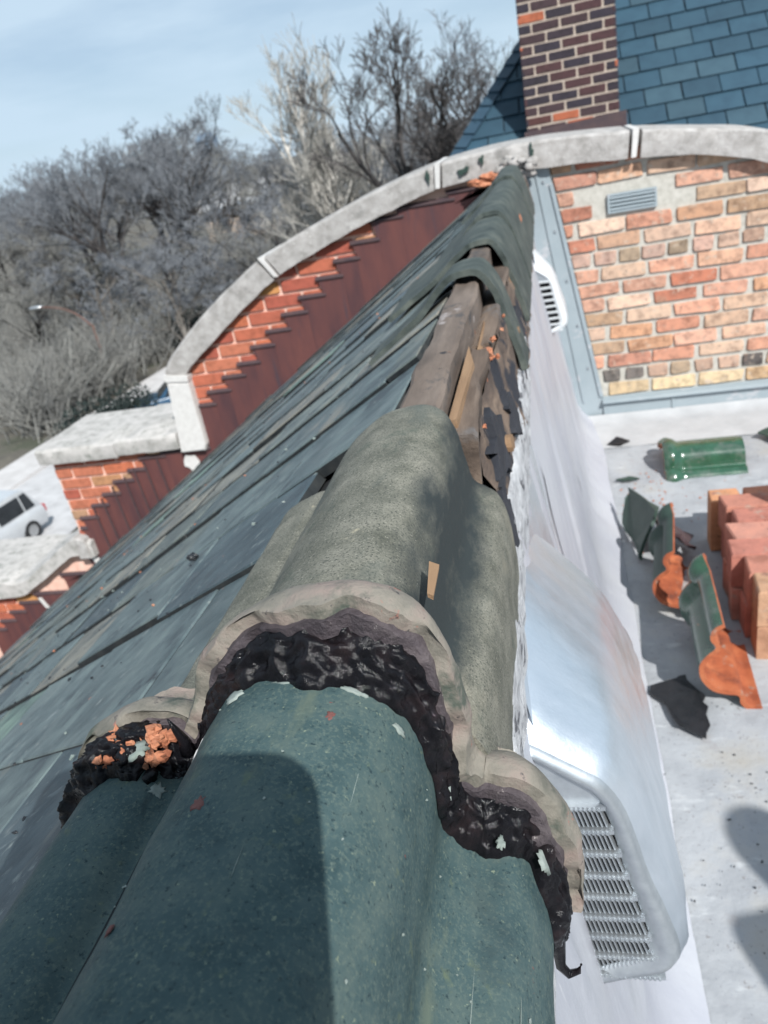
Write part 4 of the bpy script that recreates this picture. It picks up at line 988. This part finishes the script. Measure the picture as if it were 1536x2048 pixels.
tag(build('tar_lump', pf, 'tar_flat'), 'single dark lump with pale edge sitting on the tiled roof', 'tar lump')

# ================================================================== trees
def grow(seed, H, spread, trunk_r, levels, up, twig_r, nlimb, twig_n, trunk_frac=.3, droop=0):
    rr = random.Random(seed); T = MB(); W = MB()
    def seg(mb, a, b, ra, rb, n_): mb.tube([a, b], [ra, rb], n_, False)
    def branch(p, d, ln, r_, lev):
        steps_ = 4 if lev < 3 else 3
        pts = [p]; dd = d.copy()
        for i in range(steps_):
            dd = (dd + Vector((rr.gauss(0, .17), rr.gauss(0, .17), rr.gauss(0, .12) + up * .10 - droop * lev * .03))).normalized()
            pts.append(pts[-1] + dd * ln / steps_)
        rad = [max(twig_r, r_ * (1 - .6 * i / steps_)) for i in range(steps_ + 1)]
        (T if lev < 3 else W).tube(pts, rad, 6 if lev < 2 else (4 if lev < 3 else 3), False)
        if lev >= levels: return
        nch = nlimb if lev == 0 else (twig_n if lev >= levels - 2 else rr.randint(4, 5))
        for k_ in range(nch):
            t = rr.uniform(.35 if lev else trunk_frac, 1); i = min(int(t * steps_), steps_ - 1); u = t * steps_ - i
            q = pts[i].lerp(pts[i + 1], u)
            az = rr.uniform(0, 2 * math.pi); tilt = rr.uniform(.45, 1.0) * spread
            b0 = dd if lev else Vector((0, 0, 1))
            a = b0.orthogonal().normalized(); b_ = b0.cross(a)
            nd = (b0 * math.cos(tilt) + (a * math.cos(az) + b_ * math.sin(az)) * math.sin(tilt)); nd.z += up * .25; nd.normalize()
            branch(q, nd, ln * rr.uniform(.48, .72) * (1.15 - .4 * t if lev else 1), max(twig_r, r_ * (.5 if lev else .42) * (1.1 - .4 * t)), lev + 1)
    branch(Vector((0, 0, -.2)), Vector((0, 0, 1)), H * .55, trunk_r, 0)
    zmax = max(v[2] for v in (W.v or T.v)); k_ = H / zmax
    T.v = [(x * k_, y * k_, z * k_) for x, y, z in T.v]; W.v = [(x * k_, y * k_, z * k_) for x, y, z in W.v]
    return T, W
PROTO = {}
def make_tree(key, bark, twig, *a, **kw):
    T, W = grow(*a, **kw); t = thing('bare_tree', (0, 0, 0))
    build('trunk', T, bark, t, smooth=True, origin=(0, 0, 0)); build('crown', W, twig, t, origin=(0, 0, 0))
    PROTO[key] = [t, False]
make_tree('a', 'bark', 'twig_grey', 1, 15, .95, .34, 5, .5, .011, 9, 4)
make_tree('b', 'bark', 'twig_grey', 2, 14, .85, .30, 5, .7, .011, 9, 4)
make_tree('c', 'bark', 'twig_tan', 3, 13, 1.0, .26, 5, .4, .011, 9, 4)
make_tree('d', 'bark_pale', 'twig_grey', 14, 11, 1.1, .20, 5, .3, .014, 8, 4, trunk_frac=.15)
make_tree('s', 'bark_white', 'twig_buff', 6, 17, .74, .58, 5, 1.0, .013, 14, 4, trunk_frac=.12)
make_tree('k', 'bark', 'twig_dark', 8, 16, .85, .44, 5, .6, .014, 8, 4, trunk_frac=.3)
def plant(key, az, dist, hscale, label, rz=None, wscale=None, group='bare trees beyond the house'):
    t, used = PROTO[key]
    o = copy_tree(t) if used else t; PROTO[key][1] = True
    o.location = (math.sin(az) * dist, math.cos(az) * dist, GROUND); o.rotation_euler = (0, 0, rnd.uniform(0, 6.28) if rz is None else rz)
    w_ = wscale or hscale; o.scale = (w_, w_, hscale)
    tag(o, label, 'tree', group); return o
def az_of(px):                              # bearing of a column near the horizon
    return math.atan2(*[(-.689, .966), (-.369, 1.053), (-.05, 1.139)][0]) if px is None else math.atan2(-.689 + .639 * px / 1000, .966 + .173 * px / 1000)
plant('s', az_of(632) , 44, 15.9 / 17, 'tall white-barked bare tree with upright pale twigs behind the coping', rz=.6, wscale=1.0)
plant('k', az_of(880), 36, 15.0 / 16, 'large dark bare tree with spreading branches left of the slate roof', rz=1.1, wscale=1.0)
plant('a', az_of(985), 48, 1.07, 'slender bare tree whose twigs brush the slate hip', rz=2.2)
plant('a', az_of(330), 66, 1.03, 'round-crowned dark bare tree standing above the treeline left of the white-barked one', rz=.3, wscale=1.1)
plant('b', az_of(235), 64, .98, 'bare tree with a bushy crown just left of the round-crowned one', rz=4.0, wscale=1.1)
plant('c', az_of(425), 88, 1.05, 'thin bare tree beside the far blue tower', rz=1.0)
plant('b', az_of(160), 78, 1.02, 'small bare tree on the sloping left treeline', rz=2.0)
tr2 = random.Random(17)
DIRW = ['far left edge', 'left', 'middle left', 'middle', 'white-barked tree', 'coping curve', 'slate roof']
cnt = 0
for row, (dist, n_, sc) in enumerate(((52, 9, .62), (64, 10, .74), (80, 10, .86), (100, 10, .95), (125, 11, 1.05))):
    for i in range(n_):
        px = -90 + 1130 * (i + tr2.uniform(.15, .85)) / n_
        d_ = dist * tr2.uniform(.92, 1.12)
        if row == 0 and px > 560: continue
        key = tr2.choice('abcdcd' if row < 2 else 'abcdab')
        el = interp([(-100, .004), (0, .012), (130, .052), (230, .062), (350, .066), (420, .024), (560, .022), (1000, .014)], px)
        sc_ = (10.4 + d_ * (el if row > 1 else -.035 if row else -.075) * tr2.uniform(.75, 1.0)) / {'a': 15, 'b': 14, 'c': 13, 'd': 11}[key]
        depth = ['front', 'second', 'middle', 'fourth', 'rearmost'][row]
        side_ = f'number {i + 1} from the left'
        ordn = ['first', 'second', 'third', 'fourth', 'fifth', 'sixth', 'seventh', 'eighth', 'ninth', 'tenth', 'eleventh', 'twelfth', 'thirteenth', 'fourteenth', 'fifteenth', 'sixteenth', 'seventeenth'][i]
        plant(key, az_of(px), d_, sc_, f'grey bare tree, {ordn} from the left in the {depth} row of the wood', wscale=sc_ * 1.25)
        cnt += 1
# thicket: tangled undergrowth that reads as one mass
th = MB(); tq = random.Random(31)
for i in range(2300):
    px = tq.uniform(-120, 1000); d_ = 41 + 60 * tq.random() ** 1.4; a = az_of(px)
    if px > 350 and d_ < 50: continue
    if px < 340 and i % 2 == 0: d_ = tq.uniform(33, 48)
    if math.sin(a) * d_ > -26.8 + (math.cos(a) * d_ - 10) * .085 and math.cos(a) * d_ < 54: continue
    base = Vector((math.sin(a) * d_, math.cos(a) * d_, GROUND)); h = tq.uniform(1.2, 4.2)
    for k_ in range(7):
        dv = Vector((tq.gauss(0, .5), tq.gauss(0, .5), 1)).normalized(); q = base + Vector((tq.gauss(0, .5), tq.gauss(0, .5), 0))
        m1 = q + dv * h * .5; e_ = m1 + (dv + Vector((tq.gauss(0, .4), tq.gauss(0, .4), tq.gauss(0, .2)))) * h * .5
        th.tube([q, m1, e_], [.035, .025, .012], 3, False)
        for j in range(3):
            e2 = m1 + Vector((tq.gauss(0, .8), tq.gauss(0, .8), tq.uniform(.1, 1.2))) * h * .3; th.tube([m1, e2], [.016, .010], 3, False)
tag(build('thicket', th, 'twig_tan', origin=(0, 0, GROUND)), 'tangled grey-brown undergrowth filling the wood', 'thicket', kind='stuff')
# dark evergreen bushes beside the path
def bush(px, d_, r_, label):
    a = az_of(px); c_ = Vector((math.sin(a) * d_, math.cos(a) * d_, GROUND)); t = thing('evergreen_bush', c_, label, 'bush', 'dark evergreen bushes')
    mb = MB(); q = random.Random(int(px))
    for i in range(2200):
        v = Vector((q.gauss(0, 1), q.gauss(0, 1), q.gauss(0, 1))).normalized() * r_ * q.uniform(.45, 1.05); v.z = abs(v.z) * 1.1
        p_ = c_ + v; s_ = .09; d1 = Vector((q.gauss(0, 1), q.gauss(0, 1), q.gauss(0, 1))).normalized(); d2 = d1.orthogonal().normalized()
        b_ = len(mb.v); mb.v += [tuple(p_ + d1 * s_), tuple(p_ + d2 * s_ * .5), tuple(p_ - d1 * s_), tuple(p_ - d2 * s_ * .5)]; mb.f.append((b_, b_ + 1, b_ + 2, b_ + 3))
    build('foliage', mb, 'evergreen', t); build('stem', MB().tube([c_, c_ + Vector((0, 0, r_ * .8))], [.08, .04], 6), 'bark', t)
bush(285, 55, 2.2, 'dark evergreen bush at the end of the pale path')
bush(110, 38.5, 1.7, 'dark rounded evergreen bush beside the path at the left')
bush(20, 36.5, 1.9, 'low dark evergreen bush at the left frame edge')
bush(345, 57, 2.0, 'small dark evergreen bush just left of the white kneeler stone')

# ================================================================== cars, lamp, far buildings
def car(name, label, ma, L_, Wd, H_, loc, rz, suv=True):
    t = thing(name, (0, 0, 0), label, 'car', 'cars parked below the house')
    y0, y1 = -L_ / 2, L_ / 2; belt = H_ * .56; sill = .28; hw = Wd / 2
    # stations along y (front at -y): (y, top of hull)
    hull = [(y0, .55), (y0 + .12, .72), (y0 + .5, belt - .06), (y0 + 1.2, belt), (y1 - .5, belt + .02), (y1 - .1, belt - .02), (y1, .6)]
    rows = []
    for y, z in hull:
        k_ = .90 if y in (y0, y1) else 1
        rows.append([(-hw * k_ * .92, y, sill), (-hw * k_, y, sill + .22), (-hw * k_, y, z - .12), (-hw * k_ * .93, y, z), (hw * k_ * .93, y, z), (hw * k_, y, z - .12), (hw * k_, y, sill + .22), (hw * k_ * .92, y, sill)])
    mb = MB().quadgrid(rows, True); mb.f.append(tuple(range(8))); e = (len(rows) - 1) * 8; mb.f.append(tuple(e + i for i in range(8)))
    body = build('body', mb, ma, t, smooth=True, angle=40, origin=(0, 0, 0))
    ya, yb2, yc, yd = (y0 + 1.25, y0 + 1.95, y1 - .55, y1 - .12) if suv else (y0 + 1.3, y0 + 2.1, y1 - 1.5, y1 - .7)
    rw = hw * .80
    cab = MB().hexa([(-hw * .92, ya, belt - .02), (hw * .92, ya, belt - .02), (hw * .92, yd, belt - .02), (-hw * .92, yd, belt - .02), (-rw, yb2, H_), (rw, yb2, H_), (rw, yc, H_), (-rw, yc, H_)])
    build('cabin', cab, ma, t, origin=(0, 0, 0))
    build('roof_panel', MB().prism(rrect(-rw + .03, rw - .03, yb2 + .05, yc - .05, .12, 0), lambda a, b: (a, b, H_ - .01), lambda a, b: (a, b, H_ + .03)), ma, t, origin=(0, 0, 0))
    def pane(P, nrm, nm='window'):
        nrm = Vector(nrm) * .012; mb_ = MB(); mb_.v = [tuple(Vector(p) + nrm) for p in P] + [tuple(Vector(p) - nrm) for p in P]; k_ = len(P)
        mb_.f = [tuple(range(k_)), tuple(range(k_, 2 * k_))] + [(i, (i + 1) % k_, k_ + (i + 1) % k_, k_ + i) for i in range(k_)]
        build(nm, mb_, 'car_glass', t, origin=(0, 0, 0))
    dz = H_ - belt
    def sidept(s_, y, f): return (s_ * (hw * .92 + (rw - hw * .92) * f), y, belt + dz * f)
    ys = [ya + .42, ya + .42 + (yd - ya - .6) * .36, ya + .42 + (yd - ya - .6) * .40, yd - .75 if suv else yd - .5, yd - .68, yd - .28]
    for s_ in (-1, 1):
        for a, b, s2, s3 in ((ys[0] - .05, ys[1], .38, 0), (ys[2], ys[3], 0, 0)) + (((ys[4], ys[5], 0, -.22),) if suv else ()):
            pane([sidept(s_, a, .10), sidept(s_, b - s3 * .2, .10), sidept(s_, b + s3 * .6, .86), sidept(s_, a + s2, .86)], (s_, 0, .2))
    pane([(-hw * .82, ya + .07, belt + dz * .1), (hw * .82, ya + .07, belt + dz * .1), (rw * .92, yb2 - .07, H_ - dz * .1), (-rw * .92, yb2 - .07, H_ - dz * .1)], (0, -1, .6), 'windscreen')
    pane([(-hw * .78, yd - .04, belt + dz * .15), (hw * .78, yd - .04, belt + dz * .15), (rw * .88, yc + .05, H_ - dz * .12), (-rw * .88, yc + .05, H_ - dz * .12)], (0, 1, .3), 'rear_window')
    for s_ in (-1, 1):
        for y in (y0 + .85, y1 - .9):
            wh = build('wheel', MB().tube([(s_ * (hw - .2), y, .34), (s_ * (hw + .015), y, .34)], .34, 20), 'rubber', t, smooth=True, angle=40, origin=(0, 0, 0))
            build('rim', MB().tube([(s_ * (hw - .1), y, .34), (s_ * (hw + .03), y, .34)], .21, 14), 'rim_metal', wh, origin=(0, 0, 0))
        build('headlight', MB().box(s_ * hw * .86 - .16, s_ * hw * .86 + .10 * 1, y0 - .015, y0 + .12, .62, .76), 'lamp_clear', t, origin=(0, 0, 0))
        build('tail_light', MB().box(s_ * hw * .86 - .08, s_ * hw * .86 + .08, y1 - .08, y1 + .015, .66, .92), 'lamp_red', t, origin=(0, 0, 0))
    t.location = loc; t.rotation_euler = (0, 0, rz); return t
car('parked_car', 'white sport utility car with dark windows parked on the street at the left edge', 'car_white', 4.7, 1.9, 1.72, (-19.35, 19.5, GROUND + .012), R(-10))
car('parked_car', 'dark blue car parked beside the white kneeler stone', 'car_blue', 4.5, 1.85, 1.46, (-18.6, 34.2, GROUND + .02), R(-62), suv=False)
# street lamp whose curved arm reaches left over the path
SLP = thing('street_lamp', (-25.7, 40.2, GROUND), 'street lamp with a curved rusty arm reaching left above the path', 'street lamp')
B0 = Vector((-25.7, 40.2, GROUND))
build('pole', MB().tube([B0, B0 + Vector((0, 0, 3.6))], [.10, .07], 10), 'rust_pole', SLP)
arm = [B0 + Vector((0, 0, 3.5)), B0 + Vector((-.9, .2, 4.3)), B0 + Vector((-2.0, .4, 4.75)), B0 + Vector((-3.4, .8, 4.9))]
build('arm', MB().tube([tuple(v) for v in catmull([tuple(a) for a in arm], 12)], .045, 8), 'rust_pole', SLP, smooth=True)
E_ = arm[-1]
hd_ = MB().blob(E_ + Vector((-.35, .08, .0)), .34, 10, 0, (1.5, .7, .38)); build('lamp_head', hd_, 'rim_metal', SLP, smooth=True)
# far tower and far house
a = az_of(424); d_ = 900; P_ = Vector((math.sin(a) * d_, math.cos(a) * d_, GROUND)); tw = thing('far_tower', P_, 'tiny hazy blue tower far away above the treeline', 'tower')
build('shaft', MB().box(P_.x - 9, P_.x + 9, P_.y - 9, P_.y + 9, GROUND, 27), 'tower_glass', tw); build('cap', MB().box(P_.x - 6, P_.x + 6, P_.y - 6, P_.y + 6, 27.1, 31), 'tower_glass', tw)
for k_ in range(6): build('window_band', MB().box(P_.x - 9.1, P_.x + 9.1, P_.y - 9.2, P_.y - 9.02, 2 + k_ * 4, 4 + k_ * 4), 'car_glass', tw)
a = az_of(462); d_ = 130; P_ = Vector((math.sin(a) * d_, math.cos(a) * d_, GROUND)); fh = thing('far_house', P_, 'far house with a pale roof glimpsed through the trees left of the white-barked tree', 'house')
build('wall', MB().box(P_.x - 5, P_.x + 5, P_.y - 4, P_.y + 4, GROUND, GROUND + 4.6), 'mortar_tan', fh)
build('roof', MB().prism([(-5.6, 4.6), (5.6, 4.6), (0, 7.4)], lambda a, b: (P_.x + 5.5, P_.y + a, GROUND + b), lambda a, b: (P_.x - 5.5, P_.y + a, GROUND + b)), 'house_white', fh)
for k_ in (-2.6, .9): build('window', MB().box(P_.x + k_, P_.x + k_ + 1.3, P_.y - 4.08, P_.y - 3.98, GROUND + 1.4, GROUND + 3), 'car_glass', fh)

# ================================================================== building under the roofs
BD = thing('house_body', (-2, 1, GROUND), 'brick body of the house under the tiled roof', 'house')
build('wall', MB().box(-4.3, -.35, -3, 3.86, GROUND, -3.05), 'mortar_pink', BD)
build('wall', MB().box(-.34, 4.6, -3, 4.3, GROUND, -1.62), 'mortar_pink', BD)

# ================================================================== the photographer's tablet and the people behind the camera
def person(name, label, J, links, ma, col=None):
    """J: joint name -> (position, radius); one skinned continuous body"""
    me = bpy.data.meshes.new(name); keys = list(J)
    me.from_pydata([J[k_][0] for k_ in keys], [(keys.index(a), keys.index(b)) for a, b in links], [])
    ob = bpy.data.objects.new(name, me); C.objects.link(ob)
    sk_ = ob.modifiers.new('skin', 'SKIN'); sub = ob.modifiers.new('sub', 'SUBSURF'); sub.levels = sub.render_levels = 2
    for i, k_ in enumerate(keys):
        r_ = J[k_][1]; me.skin_vertices[0].data[i].radius = (r_, r_) if not hasattr(r_, '__len__') else r_
    me.skin_vertices[0].data[keys.index('pelvis')].use_root = True
    me.materials.append(MATS[ma]); return tag(ob, label, 'person')
def body(ox, oy, oz, dz=0):
    J = {'pelvis': ((0, 0, .95), (.16, .12)), 'waist': ((0, 0, 1.1), (.15, .11)), 'chest': ((0, 0, 1.32), (.19, .13)), 'neck': ((0, 0, 1.48), .065), 'head': ((0, .02, 1.60), (.085, .10)), 'crown': ((0, .02, 1.72), (.075, .09))}
    for s_, n_ in ((-1, 'l'), (1, 'r')):
        J.update({n_ + 'sh': ((s_ * .20, 0, 1.40), .07), n_ + 'el': ((s_ * .25, .02, 1.12), .05), n_ + 'wr': ((s_ * .26, .08, .88), .035), n_ + 'ha': ((s_ * .26, .1, .79), .04),
                  n_ + 'hip': ((s_ * .10, 0, .90), .10), n_ + 'kn': ((s_ * .12, .02, .5), .07), n_ + 'an': ((s_ * .13, 0, .09), .05), n_ + 'to': ((s_ * .14, .17, .04), .045)})
    lk = [('pelvis', 'waist'), ('waist', 'chest'), ('chest', 'neck'), ('neck', 'head'), ('head', 'crown')]
    for n_ in 'lr': lk += [('chest', n_ + 'sh'), (n_ + 'sh', n_ + 'el'), (n_ + 'el', n_ + 'wr'), (n_ + 'wr', n_ + 'ha'), ('pelvis', n_ + 'hip'), (n_ + 'hip', n_ + 'kn'), (n_ + 'kn', n_ + 'an'), (n_ + 'an', n_ + 'to')]
    return {k_: ((v[0][0] + ox, v[0][1] + oy, v[0][2] + oz), v[1]) for k_, v in J.items()}, lk
J, lk = body(1.33, -.26, FZ)
person('person', 'person in dark work clothes standing on the flat roof, known by the rounded shadow', J, lk, 'cloth_dark')
TAB = thing('tablet', tuple(camo.location - RZ * .012), 'dark tablet held over the ridge, casting the rounded shadow', 'tablet')
def cp(a, b, c_): return RX * a + RY * b + RZ * c_
tb = MB().prism(list(reversed(rrect(-.175, .031, -.021, .235, .022, 0))) , lambda a, b: cp(a, b, -.012), lambda a, b: cp(a, b, -.004))
build('case', tb, 'device_black', TAB); build('screen', MB().prism(rrect(-.165, .020, -.010, .225, .01, 0), lambda a, b: cp(a, b, -.0145), lambda a, b: cp(a, b, -.0125)), 'car_glass', TAB)
J, lk = body(-.15, -.75, -1.13)
J.update({'lkn': ((-.46, -.62, -.33), .07), 'lan': ((-.74, -.70, roofz(-.74) + .10), .05), 'lto': ((-.78, -.54, roofz(-.78) + .06), .045),
          'rkn': ((.22, -.62, -.70), .07), 'ran': ((.30, -.72, FZ + .09), .05), 'rto': ((.32, -.55, FZ + .05), .045)})
h1, h2 = cp(-.185, .12, -.015), cp(-.15, .24, -.02)
J['lel'] = ((-.50, -.48, -.30), .05); J['lwr'] = (tuple(h1 + Vector((-.05, -.06, -.03))), .034); J['lha'] = (tuple(h1), .036)
J['rel'] = ((.10, -.55, -.34), .05); J['rwr'] = (tuple(h2 + Vector((.03, -.09, -.04))), .034); J['rha'] = (tuple(h2 + Vector((.0, 0, -.02))), .036)
person('person', 'person in grey astride the ridge behind the camera, holding the tablet with both hands', J, lk, 'cloth_grey')
